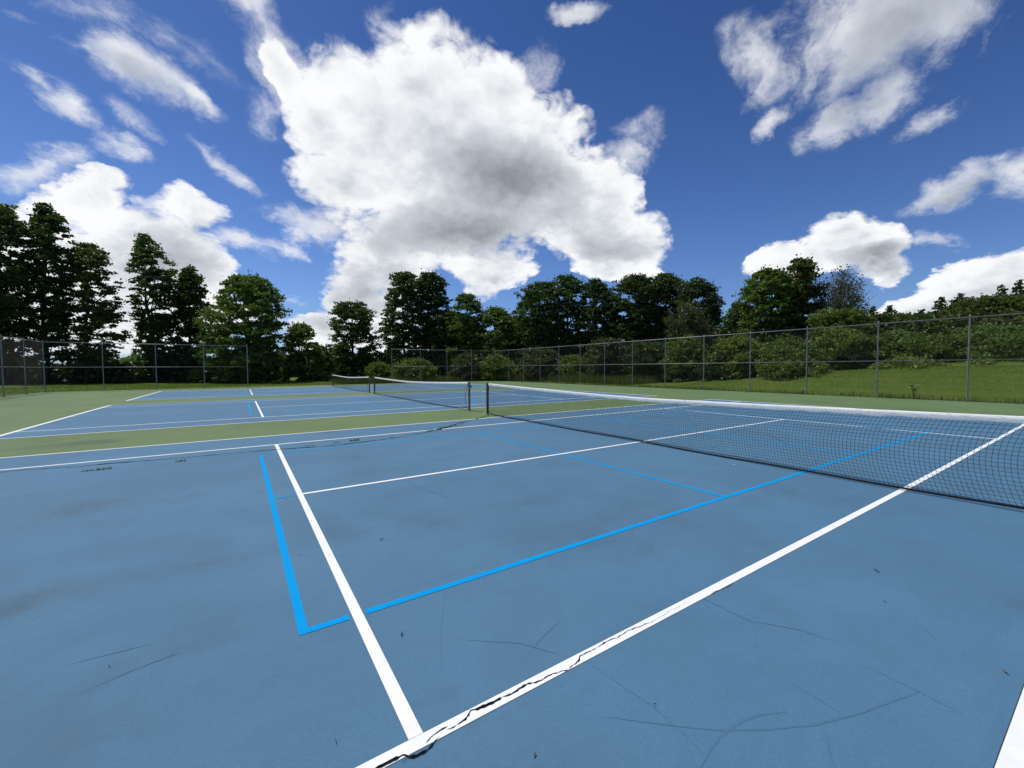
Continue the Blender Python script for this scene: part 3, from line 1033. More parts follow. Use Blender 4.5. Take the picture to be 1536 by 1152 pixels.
def make_tree(name, label, cat, group, depth, rows, mat, trunk_u=None, base_v=None, density=1.0, leaf=0.235, lobe=0.58, holes=18, seed=1,
              trunk_r=0.28, bark=None, flat=0.7, clear=0.0, lobes_n=None, thick=1.0, limbs=True):
    """rows: silhouette of the crown as (v, left u, right u) read from the photograph, made solid at the given distance"""
    r = np.random.default_rng(seed)
    pxm = depth / F_PX
    vt, vb = rows[0][0], rows[-1][0]
    umid = trunk_u if trunk_u is not None else (rows[-1][1] + rows[-1][2]) / 2
    foot = at(umid, 560, depth)
    gz = float(terrain(foot[0], foot[1]))
    foot[2] = gz
    root = empty(name, foot, label, cat, group)
    # leaf clumps inside the silhouette
    vv = np.linspace(vt, vb, 80)
    L, R = interp_rows(rows, vv)
    wd = np.maximum(R - L, 1)
    area = wd.mean() * (vb - vt)
    lr = lobe
    nl = int(max(12, density * 4.2 * area * pxm * pxm / (lr * lr)))
    pv = r.choice(vv, nl, p=wd / wd.sum()) + r.uniform(-1, 1, nl)
    pv = np.clip(pv, vt, vb)
    l, rr = interp_rows(rows, pv)
    half = np.maximum((rr - l) / 2, 1.0)
    # boughs: the outline swings in and out with height and direction
    ang = r.uniform(0, 2 * math.pi, nl)
    hm = pv * pxm
    swing = 0.94 + 0.11 * np.sin(hm * 1.7 + seed + 2.5 * np.sin(2 * ang + seed)) + 0.09 * np.sin(hm * 3.9 + 4 * ang) + 0.05 * np.sin(hm * 7.7 + 7 * ang)
    if lr < 0.5:
        swing = swing + 0.16 * np.sin(hm * 5.1 + 5 * ang + seed) - 0.06
    inset = np.minimum(lr / pxm * 0.5, half * 0.4)
    rad = r.uniform(0.0, 1, nl) ** 0.46 * (half - inset) * swing
    pu = (l + rr) / 2 + rad * np.cos(ang)
    pd = depth + rad * np.sin(ang) * pxm * thick
    pv = np.maximum(pv, vt + lr / pxm * 0.35)
    # see-through gaps between boughs
    hv = r.uniform(vt + 0.2 * (vb - vt), vb, holes)
    hl, hr = interp_rows(rows, hv)
    hu = hl + (hr - hl) * r.uniform(0.1, 0.9, holes)
    hs = r.uniform(0.25, 0.8, holes) * 0.80 / pxm
    keep = np.ones(nl, bool)
    for i in range(holes):
        keep &= ((pu - hu[i]) / (hs[i] * 1.5)) ** 2 + ((pv - hv[i]) / (hs[i] * 0.7)) ** 2 > 1.0
    pu, pv, pd = pu[keep], pv[keep], pd[keep]
    rays = AX_F + np.outer((pu - 768.0) / F_PX, AX_R) + np.outer((576.0 - pv) / F_PX, AX_U)
    cen = EYE + rays * pd[:, None]
    nl = len(cen)
    sizes = lr * r.uniform(0.45, 1.25, nl)
    per = max(9, int(26 * (lr / 0.6) ** 1.6 * (0.26 / leaf) ** 1.5))
    cnt = nl * per
    dirs = r.normal(0, 1, (cnt, 3))
    dirs /= np.linalg.norm(dirs, axis=1)[:, None]
    dirs[:, 2] = np.where(dirs[:, 2] < -0.3, -dirs[:, 2] * 0.6, dirs[:, 2])
    rr2 = r.uniform(0.05, 1.15, cnt) ** 0.6
    pos = np.repeat(cen, per, 0) + dirs * (rr2 * np.repeat(sizes, per))[:, None] * np.array([1, 1, flat])
    # loose sprigs that fray the outline
    stray = r.random(cnt) < (0.18 if lr < 0.5 else 0.06)
    pos[stray] += r.normal(0, 0.30, (stray.sum(), 3)) * lr / 0.6
    pos = pos[pos[:, 2] > terrain(pos[:, 0], pos[:, 1]) + 0.05]
    quads_object('crown', leaf_cards(pos, leaf, r), 4, mat, root)
    # trunk and limbs
    b = MB()
    tip = at((rows[0][1] + rows[0][2]) / 2, vt + 0.12 * (vb - vt), depth)
    H = tip[2] - gz
    pts, rads = [], []
    for i in range(9):
        t = i / 8
        q = foot * (1 - t) + tip * t
        q = q + np.array([r.normal(0, 0.02 * H * 0.3), r.normal(0, 0.02 * H * 0.3), 0]) * (0 < i < 8)
        pts.append(q)
        rads.append(trunk_r * (1.25 if i == 0 else 1.0 - 0.88 * t))
    pts[0] = pts[0] - np.array([0, 0, 0.3])
    b.tube(pts, rads, 8)
    if limbs and nl > 3:
        for i in r.choice(nl, min(nl, 26), replace=False):
            c = cen[i]
            hfrac = np.clip((c[2] - gz) / max(H, 0.1) - 0.16, 0.12, 0.9)
            k = hfrac * 8
            j = min(7, int(k))
            s = pts[j] * (1 - (k - j)) + pts[j + 1] * (k - j)
            mid = (s + c) / 2 + np.array([0, 0, 0.25])
            r0 = trunk_r * 0.42 * (1 - 0.6 * hfrac)
            b.tube([s, mid, c], [r0, r0 * 0.6, r0 * 0.25], 5)
    b.build('trunk', bark or BARK, root, True)
    return root


TREES_LEFT = 'tall trees beyond the left fence'
TREES_MID = 'trees beyond the gap between the fences'
TREES_RIGHT = 'trees beyond the right fence'
make_tree('broadleaf_tree', 'very tall dark tree cut off by the left edge of the picture', 'tree', TREES_LEFT, 52,
          [(308, -30, 20), (340, -55, 45), (400, -70, 58), (470, -80, 60), (540, -70, 40)], L_DARK, 2, density=1.0, holes=48, seed=11, flat=0.65)
make_tree('broadleaf_tree', 'tallest dark pointed tree above the left fence corner', 'tree', TREES_LEFT, 53,
          [(306, 56, 72), (325, 44, 92), (350, 36, 112), (390, 30, 118), (450, 26, 112), (540, 30, 108)], L_DARK, 68, density=0.95, holes=54, seed=12, flat=0.62)
make_tree('broadleaf_tree', 'sloping rusty topped tree between the tallest pointed tree and the lone spire shaped one', 'tree', TREES_LEFT, 54,
          [(366, 115, 142), (382, 100, 165), (415, 95, 178), (460, 92, 190), (510, 92, 194), (550, 95, 180)], L_RUST, 130, density=0.85, holes=66, seed=13, flat=0.55)
make_tree('broadleaf_tree', 'narrow tall tree with a leaning top and sky gaps on its left side', 'tree', TREES_LEFT, 55,
          [(352, 206, 220), (368, 198, 240), (400, 190, 268), (440, 190, 272), (480, 198, 262), (540, 200, 258)], L_DEEP, 234, density=0.95, holes=30, seed=14, flat=0.55)
make_tree('broadleaf_tree', 'dark shorter tree touching the leaning top tree on its right', 'tree', TREES_LEFT, 57,
          [(402, 276, 294), (420, 262, 308), (455, 254, 314), (500, 250, 312), (560, 250, 315)], L_DARK, 285, density=1.1, holes=18, seed=15)
make_tree('broadleaf_tree', 'broad light green tree with full crown behind the end of the left fence', 'tree', TREES_LEFT, 52,
          [(414, 345, 385), (424, 332, 412), (445, 325, 428), (470, 300, 434), (500, 288, 428), (540, 290, 425), (572, 300, 420)], L_MID, 372, density=1.15, holes=21, seed=16)
make_tree('broadleaf_tree', 'low rounded tree right of the broad light green one', 'tree', TREES_LEFT, 55,
          [(487, 440, 465), (500, 424, 476), (530, 416, 488), (573, 415, 498)], L_MID, 452, density=1.2, holes=6, seed=17, trunk_r=0.16)
make_tree('broadleaf_tree', 'dark upright tree standing alone left of the twin crowned pair', 'tree', TREES_MID, 66,
          [(454, 505, 552), (468, 494, 560), (500, 490, 566), (540, 488, 574), (573, 486, 580)], L_DEEP, 530, density=1.1, holes=18, seed=18)
make_tree('broadleaf_tree', 'left one of the twin crowned dark pair at the open gap', 'tree', TREES_MID, 68,
          [(409, 590, 618), (422, 582, 634), (450, 578, 640), (490, 564, 642), (530, 560, 645), (570, 558, 645)], L_DEEP, 607, density=1.1, holes=27, seed=19)
make_tree('broadleaf_tree', 'right one of the twin crowned dark pair at the open gap', 'tree', TREES_MID, 69,
          [(409, 632, 658), (425, 622, 670), (455, 620, 678), (500, 618, 690), (540, 616, 692), (570, 616, 692)], L_DARK, 645, density=1.1, holes=27, seed=20)
make_tree('broadleaf_tree', 'medium tree with olive top right of the twin crowned pair', 'tree', TREES_MID, 66,
          [(442, 688, 712), (455, 676, 724), (490, 664, 734), (540, 660, 738), (566, 660, 738)], L_MID, 700, density=1.05, holes=21, seed=21)
make_tree('broadleaf_tree', 'low bushy tree before the tall grove, left of its edge', 'tree', TREES_MID, 64,
          [(462, 732, 752), (475, 718, 770), (510, 710, 788), (566, 708, 800)], L_MID, 742, density=1.1, holes=15, seed=22)
make_tree('broadleaf_tree', 'dim tree farther back, filling in behind the olive topped one', 'tree', TREES_MID, 84,
          [(468, 650, 690), (484, 636, 722), (520, 630, 735), (560, 630, 740)], L_DEEP, 672, density=1.0, leaf=0.3, holes=6, seed=121)
make_tree('broadleaf_tree', 'dim tree farther back behind the left edge of the tall grove', 'tree', TREES_MID, 86,
          [(474, 760, 800), (488, 742, 830), (520, 735, 850), (560, 735, 850)], L_DEEP, 785, density=1.0, leaf=0.3, holes=6, seed=122)
make_tree('broadleaf_tree', 'leftmost tree of the tall dark grove, sloping crown over bare trunk', 'tree', TREES_RIGHT, 62,
          [(424, 795, 830), (438, 775, 845), (470, 766, 850), (505, 764, 850), (560, 764, 850)], L_DEEP, 795, density=1.0, holes=27, seed=23)
make_tree('broadleaf_tree', 'second tree of the tall dark grove from its left end', 'tree', TREES_RIGHT, 63,
          [(414, 838, 864), (428, 822, 880), (460, 812, 888), (510, 812, 890), (565, 812, 890)], L_DEEP, 850, density=1.0, holes=27, seed=24)
make_tree('broadleaf_tree', 'tree in the middle of the tall dark grove above a cloud notch', 'tree', TREES_RIGHT, 61,
          [(420, 885, 902), (432, 872, 918), (465, 860, 934), (515, 856, 938), (568, 856, 938)], L_DARK, 897, density=1.1, holes=18, seed=25)
make_tree('broadleaf_tree', 'high rounded tree of the grove right of the cloud notch', 'tree', TREES_RIGHT, 60,
          [(413, 938, 968), (425, 922, 986), (455, 906, 996), (510, 904, 1000), (570, 904, 1000)], L_DARK, 950, density=1.2, holes=15, seed=26)
make_tree('broadleaf_tree', 'highest tree of the grove, behind and left of the dead brown shrub', 'tree', TREES_RIGHT, 62,
          [(411, 985, 1008), (422, 970, 1028), (455, 964, 1036), (520, 965, 1034), (570, 970, 1030)], L_DEEP, 1000, density=1.2, holes=12, seed=27)
make_tree('pine_tree', 'dense dark pine with layered boughs at the right end of the grove', 'pine tree', TREES_RIGHT, 58,
          [(418, 1036, 1056), (428, 1018, 1074), (450, 1012, 1086), (478, 1010, 1088), (520, 1015, 1096), (570, 1015, 1096)], L_PINE, 1052, density=1.35, holes=9, seed=28, flat=0.62)
make_tree('broadleaf_tree', 'big rounded dark green tree right of the blue sky gap', 'tree', TREES_RIGHT, 46,
          [(404, 1140, 1172), (416, 1118, 1190), (440, 1108, 1200), (475, 1106, 1206), (520, 1108, 1210), (560, 1112, 1212)], L_MID, 1160, density=1.2, holes=12, seed=29)
make_tree('broadleaf_tree', 'taller brownish topped tree beside the bare twiggy one', 'tree', TREES_RIGHT, 47,
          [(388, 1192, 1216), (400, 1180, 1228), (425, 1172, 1238), (470, 1170, 1242), (520, 1172, 1245), (560, 1180, 1240)], L_RUST, 1205, density=1.15, holes=15, seed=30)


def spray_tree(name, label, cat, group, depth, rows, trunk_u, leafmat, bark, seed, leaf=0.16, n_twigs=150, leaves=5000, trunk_r=0.2):
    """open fan of ascending twigs with sparse leaves"""
    r = np.random.default_rng(seed)
    foot = at(trunk_u, 560, depth)
    foot[2] = float(terrain(foot[0], foot[1]))
    root = empty(name, foot, label, cat, group)
    pxm = depth / F_PX
    b = MB()
    fork = foot + np.array([0, 0, (at(trunk_u, rows[-1][0], depth)[2] - foot[2]) * 0.8])
    b.tube([foot - np.array([0, 0, 0.3]), (foot + fork) / 2 + r.normal(0, 0.1, 3) * (1, 1, 0), fork], [trunk_r * 1.2, trunk_r, trunk_r * 0.8], 8)
    tips = []
    vs = np.linspace(rows[0][0], rows[-1][0], 40)
    L, R = interp_rows(rows, vs)
    w = np.maximum(R - L, 1)
    allp = []
    for i in range(n_twigs):
        v = r.choice(vs, p=w / w.sum())
        l, rr = interp_rows(rows, v)
        u = l + (rr - l) * r.uniform(0, 1)
        h = (rr - l) / 2
        dd = r.uniform(-1, 1) * math.sqrt(max(0, h * h - (u - (l + rr) / 2) ** 2)) * pxm
        tip = at(u, v, depth + dd)
        m1 = fork + (tip - fork) * 0.45 + np.array([0, 0, 0.12 * np.linalg.norm(tip - fork)]) * r.uniform(-0.2, 0.6)
        m1 += r.normal(0, 0.2, 3)
        b.tube([fork + r.normal(0, 0.05, 3), m1, tip], [0.05, 0.026, 0.008], 4)
        for t in np.linspace(0.35, 1.0, 8):
            allp.append(m1 * (1 - t) + tip * t)
        for _ in range(3):
            s = m1 * 0.5 + tip * 0.5
            q = s + (tip - m1) * 0.35 + r.normal(0, 0.45, 3)
            b.tube([s, q], [0.012, 0.005], 3)
            allp.append(q)
    b.build('trunk', bark, root, True)
    allp = np.array(allp)
    c = allp[r.integers(0, len(allp), leaves)] + r.normal(0, 0.22, (leaves, 3))
    quads_object('crown', leaf_cards(c, leaf, r), 4, leafmat, root)
    return root


spray_tree('birch_tree', 'thin twiggy see-through tree with sparse silvery leaves against the cloud', 'birch tree', TREES_RIGHT, 46,
           [(400, 1248, 1278), (412, 1228, 1292), (440, 1220, 1302), (480, 1222, 1302), (500, 1228, 1296)], 1250, L_SILVER, BARK, 31, 0.15, 190, 9000)
spray_tree('dead_shrub', 'dead grey brown twiggy shrub before the dark pine', 'shrub', TREES_RIGHT, 44,
           [(456, 1020, 1045), (470, 1005, 1062), (500, 1000, 1072), (535, 1005, 1068)], 1035, L_OLIVE, BARK_GREY, 32, 0.16, 110, 11000, 0.13)

# conifers on the far right skyline
def spruce(label, depth, u, v_top, v_base, half, seed, group='spruces on the right skyline'):
    r = np.random.default_rng(seed)
    foot = at(u, 560, depth)
    foot[2] = float(terrain(foot[0], foot[1]))
    root = empty('spruce_tree', foot, label, 'spruce tree', group)
    top = at(u, v_top, depth)
    H = top[2] - foot[2]
    b = MB()
    b.tube([foot - np.array([0, 0, .3]), foot * 0.5 + top * 0.5, top], [0.22, 0.13, 0.015], 7)
    pos = []
    nw = int(H / 0.42)
    half_m = half * depth / F_PX
    for i in range(nw):
        t = (i + 0.5) / nw
        z = foot[2] + H * (0.06 + 0.94 * t)
        R = half_m * (1 - t) ** 0.8 * r.uniform(0.75, 1.15) + 0.12
        for k in range(r.integers(5, 9)):
            a = r.uniform(0, 2 * math.pi)
            e = np.array([math.cos(a), math.sin(a), 0])
            base = np.array([foot[0], foot[1], z])
            tip = base + e * R + np.array([0, 0, R * r.uniform(-0.35, 0.15)])
            b.tube([base, tip], [0.03, 0.008], 3)
            m = max(4, int(R * 26))
            s = r.uniform(0.1, 1, m)[:, None]
            pos.append(base + (tip - base) * s + r.normal(0, 0.10, (m, 3)))
    b.build('trunk', BARK, root, True)
    quads_object('crown', leaf_cards(np.concatenate(pos), 0.24, r), 4, L_PINE, root)


spruce('small dark spruce peeking up right of the twiggy birch', 62, 1307, 460, 560, 30, 51)
spruce('blunt dark spruce beneath the bright cloud, right of the second post', 60, 1332, 458, 560, 40, 52)
spruce('low spruce in the dip of the skyline', 60, 1378, 464, 560, 34, 53)
spruce('clear pointed spruce rising left of the rusty thicket', 55, 1408, 446, 560, 36, 54)
spruce('feathery spruce in the middle of the right skyline', 56, 1436, 441, 560, 40, 55)
spruce('thin wispy spruce tip at the right skyline', 54, 1497, 428, 560, 26, 56)
spruce('tallest spruce tip at the right edge of the skyline', 52, 1524, 420, 560, 32, 57)

SHRUBS = 'shrubs beyond the right fence'


def shrub(label, depth, rows, mat, seed, density=1.3, leaf=0.16, lobe=0.42, group=SHRUBS, cat='shrub', holes=1, name='shrub', **kw):
    rows = rows[:-1] + [(rows[-1][0] - 3.5, rows[-1][1], rows[-1][2])]
    if depth < 45:
        rows = [(a, (b + c) / 2 - (c - b) * 0.62, (b + c) / 2 + (c - b) * 0.62) for a, b, c in rows]
    return make_tree(name, label, cat, group, depth, rows, mat, None, None, density, leaf, lobe, holes, seed, 0.06, None, 0.75, **kw)


# right thicket, back row (small trees) then front row
shrub('tall rusty brown thicket tree at the right edge under the spruce tips', 44, [(446, 1470, 1560), (465, 1445, 1600), (510, 1440, 1620), (562, 1440, 1620)], L_RUST, 61, 1.2, 0.21, 0.55, name='broadleaf_tree', cat='tree')
shrub('dark brown tinged thicket tree left of the rusty one', 46, [(455, 1425, 1470), (470, 1405, 1490), (510, 1400, 1500), (562, 1400, 1500)], L_RUST, 62, 1.2, 0.21, 0.55, name='broadleaf_tree', cat='tree')
shrub('dark green small tree behind the second post from the right', 48, [(472, 1310, 1380), (490, 1300, 1410), (530, 1298, 1420), (564, 1298, 1420)], L_DEEP, 63, 1.2, 0.21, 0.55, name='broadleaf_tree', cat='tree')
shrub('leafy green small tree below the twiggy birch', 42, [(465, 1230, 1290), (480, 1215, 1305), (530, 1210, 1310), (566, 1210, 1310)], L_MID, 64, 1.2, 0.2, 0.5, name='broadleaf_tree', cat='tree')
shrub('dark green small tree in the sky gap right of the pine', 50, [(455, 1098, 1118), (475, 1085, 1130), (520, 1070, 1140), (572, 1070, 1140)], L_DEEP, 65, 1.2, 0.21, 0.55, name='broadleaf_tree', cat='tree')
shrub('spreading bright topped shrub in the centre of the right thicket', 37, [(500, 1325, 1370), (515, 1300, 1400), (540, 1295, 1410), (562, 1300, 1400)], L_MID, 66)
shrub('big dark spreading shrub against the right edge', 37, [(490, 1460, 1540), (510, 1430, 1580), (540, 1425, 1600), (560, 1430, 1600)], L_MID, 67)
shrub('arching green shrub with drooping right side behind the second post', 36, [(505, 1395, 1430), (520, 1375, 1448), (545, 1370, 1452), (562, 1380, 1440)], L_MID, 68)
shrub('low yellow green shrub on the lawn between the last two posts', 31, [(538, 1325, 1385), (545, 1315, 1405), (556, 1312, 1420), (567, 1316, 1415)], L_YEL, 69, 1.5, 0.14, 0.32)
shrub('low dull green mound of leaves right of the last post', 30, [(543, 1462, 1490), (550, 1452, 1510), (561, 1450, 1518)], L_LIGHT, 70, 1.5, 0.14, 0.32)
shrub('green shrub sloping down to the lawn left of the second post', 37, [(495, 1240, 1280), (512, 1225, 1305), (540, 1225, 1312), (560, 1235, 1300)], L_LIGHT, 71)
shrub('mixed green shrub with brown twigs before the third post', 34, [(510, 1165, 1200), (525, 1145, 1225), (550, 1140, 1245), (574, 1150, 1255)], L_MID, 72, holes=2)
shrub('low front bush trailing toward the lawn right of the third post', 32, [(540, 1170, 1215), (555, 1160, 1240), (576, 1165, 1256)], L_LIGHT, 73, 1.5, 0.14, 0.32)
shrub('sunny yellow green shrub at the fourth post from the right', 38, [(508, 1090, 1125), (518, 1075, 1150), (545, 1070, 1160), (578, 1080, 1165)], L_YEL, 74)
shrub('dark dense shrub seen between the fourth and fifth posts', 38, [(532, 1065, 1105), (545, 1052, 1120), (580, 1055, 1130)], L_DARK, 75)
shrub('pointed green shrub left of the dark dense one', 41, [(505, 1020, 1045), (525, 1000, 1062), (550, 995, 1070), (579, 1000, 1072)], L_MID, 76)
shrub('soft green shrub at the fifth post from the right', 44, [(530, 985, 1015), (545, 970, 1030), (576, 970, 1035)], L_LIGHT, 77)
shrub('dark shaded shrub under the highest grove tree', 44, [(515, 950, 1000), (535, 935, 1015), (573, 940, 1015)], L_DARK, 78)
shrub('tangled brown green shrub under the middle of the grove', 46, [(510, 890, 930), (530, 875, 950), (570, 880, 950)], L_OLIVE, 79)
shrub('rounded weedy bush in the right corner behind the far fence', 52, [(525, 790, 830), (540, 775, 850), (570, 775, 870)], L_OLIVE, 80)
shrub('light weedy bush behind the first bays of the right fence', 50, [(535, 845, 875), (548, 830, 895), (571, 830, 900)], L_LIGHT, 81)
shrub('mossy green bush behind the far fence, right of its open end', 50, [(540, 598, 640), (548, 586, 655), (572, 588, 660)], L_LIGHT, 82, group='bushes behind the far fence')
shrub('brownish leafy bush in the middle of the far fence', 52, [(532, 690, 712), (545, 675, 728), (572, 672, 732)], L_OLIVE, 83, group='bushes behind the far fence')
shrub('dull green bush behind the far fence near the corner', 51, [(535, 730, 760), (548, 715, 778), (571, 715, 780)], L_LIGHT, 84, group='bushes behind the far fence')
shrub('low green bush in the open gap between the fences', 54, [(545, 555, 580), (553, 545, 592), (573, 545, 595)], L_MID, 85, group='bushes behind the far fence')
shrub('dark low bush left of the lone upright tree', 58, [(520, 470, 490), (535, 460, 500), (573, 458, 510)], L_DARK, 86, group='bushes behind the far fence')
shrub('small green bush under the broad tree at the fence end', 51, [(556, 290, 305), (562, 283, 312), (572, 282, 315)], L_MID, 87, group='bushes behind the far fence')


# continuous dark undergrowth that cannot be counted
def undergrowth(name, pts, h, wid, n, mat, seed, leaf=0.3, label=None):
    r = np.random.default_rng(seed)
    P = np.array(pts, float)
    seg = np.linalg.norm(np.diff(P, axis=0), axis=1)
    cum = np.concatenate([[0], np.cumsum(seg)])
    s = r.uniform(0, cum[-1], n)
    x = np.interp(s, cum, P[:, 0])
    y = np.interp(s, cum, P[:, 1])
    off = r.normal(0, wid, n)
    dx = np.gradient(P[:, 0]).mean()
    x = x + off * 0.4
    y = y + off
    hh = h * (0.62 + 0.38 * np.sin(s * 0.9 + seed) * np.sin(s * 0.37))
    z = terrain(x, y) + hh * r.uniform(0, 1, n) ** 0.8
    o = quads_object(name, leaf_cards(np.stack([x, y, z], 1), leaf, r), 4, mat)
    tag(o, label, 'undergrowth', kind='stuff')


gx = lambda u, dep: tuple(at(u, 560, dep)[:2])
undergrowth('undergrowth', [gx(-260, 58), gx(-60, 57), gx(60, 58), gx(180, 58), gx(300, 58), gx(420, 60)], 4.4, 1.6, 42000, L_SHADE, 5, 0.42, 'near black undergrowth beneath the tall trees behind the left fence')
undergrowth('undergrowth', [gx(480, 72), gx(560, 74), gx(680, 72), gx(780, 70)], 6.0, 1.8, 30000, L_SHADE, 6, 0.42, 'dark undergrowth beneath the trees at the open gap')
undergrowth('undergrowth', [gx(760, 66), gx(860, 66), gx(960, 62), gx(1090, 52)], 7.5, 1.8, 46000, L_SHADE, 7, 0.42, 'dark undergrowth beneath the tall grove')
undergrowth('undergrowth', [gx(1060, 46), gx(1150, 44), gx(1250, 44), gx(1380, 44), gx(1500, 42), gx(1620, 40)], 4.8, 1.1, 48000, L_DEEP, 8, 0.32, 'shadowed undergrowth filling the thicket behind the right fence')


def far_woods():
    r = np.random.default_rng(77)
    n = 30000
    a = r.uniform(-1.35, 1.35, n) + YAW
    d = r.uniform(240, 300, n)
    x, y = EYE[0] + np.sin(a) * d, EYE[1] + np.cos(a) * d
    h = 6.5 + 2.5 * np.sin(a * 31) + 1.6 * np.sin(a * 83 + 1)
    z = -0.9 + h * r.uniform(0, 1, n)
    o = quads_object('distant_woods', leaf_cards(np.stack([x, y, z], 1), 2.2, r), 4, L_MID)
    tag(o, 'low far off woods on the horizon seen through gaps in the trees', 'woods', kind='stuff')


far_woods()


# ------------------------------------------------------------------ weeds and tall grass
def blades(name, xy, hmin, hmax, mat, seed, width=0.02, lean=0.35, label=None, parent=None, z=None):
    r = np.random.default_rng(seed)
    xy = np.asarray(xy)
    n = len(xy)
    zz = terrain(xy[:, 0], xy[:, 1]) if z is None else np.full(n, z)
    base = np.c_[xy, zz - 0.005]
    h = r.uniform(hmin, hmax, n)
    a = r.uniform(0, 2 * math.pi, n)
    le = np.stack([np.cos(a), np.sin(a), np.zeros(n)], 1) * (h * r.uniform(0, lean, n))[:, None]
    a2 = r.uniform(0, 2 * math.pi, n)
    w = np.stack([np.cos(a2), np.sin(a2), np.zeros(n)], 1) * (width * r.uniform(0.5, 1.3, n))[:, None]
    up = np.array([0, 0, 1.0])
    v0 = base - w
    v1 = base + w
    v2 = base + le * 0.45 + up * (h * 0.6)[:, None] + w * 0.7
    v3 = base + le + up * h[:, None]
    return quads_object(name, np.stack([v0, v1, v2, v3], 1).reshape(-1, 3), 4, mat, parent)


r0 = np.random.default_rng(3)
n = 9000
ys = r0.uniform(-9, 37.5, n)
clump = 0.5 + 0.5 * np.sin(ys * 2.1) * np.sin(ys * 0.83 + 1)
keep = r0.uniform(0, 1, n) < 0.25 + 0.75 * clump
xy = np.c_[19.42 + np.abs(r0.normal(0, 0.28, n)), ys][keep]
tag(blades('weeds', xy, 0.06, 0.34, L_WEED, 4, 0.012), 'ragged dry and green weeds along the foot of the right fence', 'weeds', kind='stuff')
n = 16000
ys = r0.uniform(20, 46, n)
xs = 22.5 + r0.uniform(0, 1, n) ** 1.1 * 8.0
tag(blades('tall_grass', np.c_[xs, ys], 0.25, 1.0, L_WEED, 6, 0.022), 'tall pale weeds and grass before the grove behind the right fence', 'tall grass', kind='stuff')
n = 16000
tag(blades('tall_grass', np.c_[r0.uniform(2, 24, n), 39.0 + r0.uniform(0, 1, n) ** 1.4 * 8], 0.15, 0.75, L_WEED, 7, 0.022), 'tall weeds and grass behind the far fence and open gap', 'tall grass', kind='stuff')
n = 60000
xs = 19.5 + r0.uniform(0, 1, n) * 15
ys = r0.uniform(-10, 16, n)
L_GRASS = leaf_mat('lawn_blades', (0.122, 0.172, 0.026), 0.35, 0.35)
tag(blades('lawn_grass', np.c_[xs, ys], 0.015, 0.045, L_GRASS, 8, 0.014), 'short mown lawn grass on the bank behind the right fence', 'grass', kind='stuff')
n = 24000
xs, ys = r0.uniform(-34, 8, n), 38.0 + r0.uniform(0, 1, n) * 18
tag(blades('lawn_grass', np.c_[xs, ys], 0.03, 0.09, L_GRASS, 9, 0.03), 'short mown lawn grass between the far left fence and the tall trees', 'grass', kind='stuff')

# weed tufts growing out of the long crack
TUFTS = [
    (133, 706, 0.05, 40, 'tiny weed sprig in the long crack, left of the biggest left hand tuft'),
    (153, 704, 0.08, 110, 'widest weed tuft in the long crack near the left edge'),
    (270, 692, 0.09, 45, 'lone small weed tuft in the crack halfway to the thick service line'),
    (465, 669, 0.05, 40, 'flat little weed in the crack just right of the thick white service line'),
    (505, 664, 0.05, 40, 'small weed in the crack left of the tallest centre tuft'),
    (532, 661, 0.11, 130, 'tallest weed tuft in the crack near the centre, below the white sideline'),
    (588, 656, 0.05, 30, 'low weed in the crack between the tallest tuft and the sideline crossing'),
    (646, 646, 0.08, 60, 'weed tuft where the crack crosses the white sideline'),
    (664, 642, 0.10, 110, 'dark bushy weed tuft above the sideline toward the net posts'),
    (692, 634, 0.06, 60, 'last weed tuft in the crack before the net posts'),
]
for i, (u, v, h, n, lab) in enumerate(TUFTS):
    g = ground(u, v, 0.012)
    r = np.random.default_rng(200 + i)
    along = r.normal(0, 0.025 + n * 0.0005, n).clip(-0.11, 0.11)
    along = along[:max(14, int(n * 0.4))]
    along = np.concatenate([along, np.arange(along.min(), along.max(), 0.008)])
    xy = np.c_[g[0] + along * 0.9, g[1] + along * 0.12 + r.normal(0, 0.008, len(along))]
    o = blades('weed_tuft', xy, h * 0.15, h * 0.6, L_LIGHT, 300 + i, 0.005, 0.8, z=0.012)
    o.data.transform(Matrix.Translation(-Vector((g[0], g[1], 0.012))))
    o.location = (g[0], g[1], 0.012)
    tag(o, lab, 'weed', 'weeds growing in the long crack')

tall = ground(1371, 600)
tall[0] = 20.3
q = at(1371, 590, (20.3 - EYE[0]) / ray(1371, 590)[0])
rt = empty('weed_plant', (q[0], q[1], float(terrain(q[0], q[1]))), 'pale flowering weed standing alone on the lawn behind the fence', 'weed')
b = MB()
z0 = float(terrain(q[0], q[1]))
pos = []
r = np.random.default_rng(9)
for k in range(5):
    tip = np.array([q[0] + r.normal(0, 0.07), q[1] + r.normal(0, 0.07), z0 + r.uniform(0.38, 0.66)])
    b.tube([(q[0], q[1], z0 - 0.02), (q[0] * 0.6 + tip[0] * 0.4, q[1] * 0.6 + tip[1] * 0.4, z0 + 0.22), tip], [0.010, 0.009, 0.007], 4)
    pos.append(tip + r.normal(0, 0.03, (14, 3)))
b.build('stem', L_MID, rt)
M_FLOWER = simple_mat('pale_flowers', (0.20, 0.24, 0.12), 0.8, 0.1, 0.3, 30)
for q in pos:
    quads_object('flower_head', leaf_cards(q, 0.07, r), 4, M_FLOWER, rt)

# ------------------------------------------------------------------ litter on the court
M_LEAFDRY = simple_mat('dry_leaf', (0.075, 0.050, 0.026), 0.8, 0.2, 0.4, 60)
M_TWIG = simple_mat('dark_twig', (0.022, 0.018, 0.014), 0.9, 0.1, 0.4, 60)
M_PAPER = simple_mat('white_scrap', (0.75, 0.75, 0.72), 0.7, 0.2, 0.1, 30)


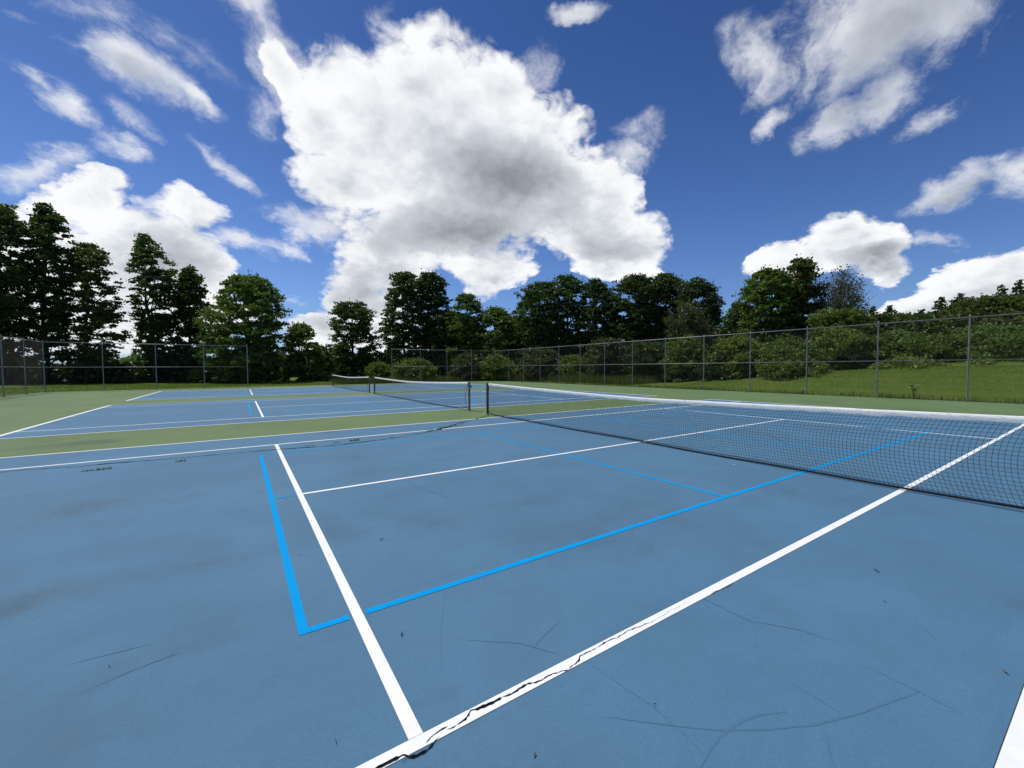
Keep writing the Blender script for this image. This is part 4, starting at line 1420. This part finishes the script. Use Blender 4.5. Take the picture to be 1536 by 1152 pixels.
def flake(name, u, v, size, mat, label, cat, group, seed, curl=0.15):
    r = np.random.default_rng(seed)
    g = ground(u, v, 0.006)
    b = MB()
    K = 9
    size *= 0.62
    a0 = r.uniform(0, 6.28)
    ring = []
    for layer in (0.0, 0.0012):
        for k in range(K):
            a = 2 * math.pi * k / K
            rad = size * (0.45 + 0.55 * abs(math.cos(a))) * r.uniform(0.75, 1.2)
            x, y = rad * math.cos(a), rad * 0.55 * math.sin(a)
            ring.append((x * math.cos(a0) - y * math.sin(a0), x * math.sin(a0) + y * math.cos(a0), layer + curl * abs(x) * abs(x) / size))
    b.add(ring, [tuple(range(K - 1, -1, -1)), tuple(range(K, 2 * K))] + [(k, (k + 1) % K, K + (k + 1) % K, K + k) for k in range(K)])
    o = b.build(name, mat)
    o.location = (g[0], g[1], 0.0105)
    return tag(o, label, cat, group)


def twig(u0, v0, u1, v1, rad, label, seed):
    a, c = ground(u0, v0, 0.012), ground(u1, v1, 0.012)
    m = (a + c) / 2 + np.array([0.004, 0.003, 0.004])
    b = MB()
    o3 = np.array([a[0], a[1], 0.0])
    b.tube([a - o3, m - o3, c - o3], [rad, rad * 0.9, rad * 0.5], 6)
    o = b.build('twig', M_TWIG, None, True)
    o.location = (a[0], a[1], 0.0)
    return tag(o, label, 'twig', 'twigs lying on the blue court')


twig(570, 810, 576, 807.5, 0.0035, 'short dark twig right of the thick white service line', 1)
twig(601.5, 953, 603.5, 947, 0.003, 'small upright dark twig near the front end of the service line', 2)
twig(1311, 854, 1319, 858, 0.0035, 'thin dark twig on the open blue right of the long sideline', 3)
DL = 'dry leaves lying on the blue court'
flake('dry_leaf', 448, 833, 0.014, M_TWIG, 'dark speck of leaf between the light blue and white lines', 'leaf', DL, 1)
flake('dry_leaf', 494, 833.5, 0.012, M_LEAFDRY, 'brown leaf bit lying on the thick white service line', 'leaf', DL, 2)
flake('dry_leaf', 802, 1133, 0.016, M_LEAFDRY, 'brown leaf bit near the bottom centre of the court', 'leaf', DL, 3)
flake('dry_leaf', 982, 1057, 0.010, M_TWIG, 'dark speck right of the cracked sideline', 'leaf', DL, 4)
flake('dry_leaf', 1327, 903, 0.016, M_LEAFDRY, 'brown leaf bit on the open blue far from the lines', 'leaf', DL, 5)
flake('dry_leaf', 1288, 862, 0.012, M_LEAFDRY, 'smaller brown bit beside the thin dark twig', 'leaf', DL, 6)
flake('dry_leaf', 1508, 1009, 0.020, M_LEAFDRY, 'largest brown leaf at the right edge near the corner line', 'leaf', DL, 7)
flake('dry_leaf', 164, 1000, 0.012, M_TWIG, 'dark speck alone on the left foreground', 'leaf', DL, 8)
flake('paper_scrap', 1101, 697.5, 0.035, M_PAPER, 'small white scrap on the court just before the nearest net', 'litter', None, 9)
flake('paper_scrap', 1431, 600.5, 0.05, M_PAPER, 'small white scrap at the foot of the right fence', 'litter', None, 10)
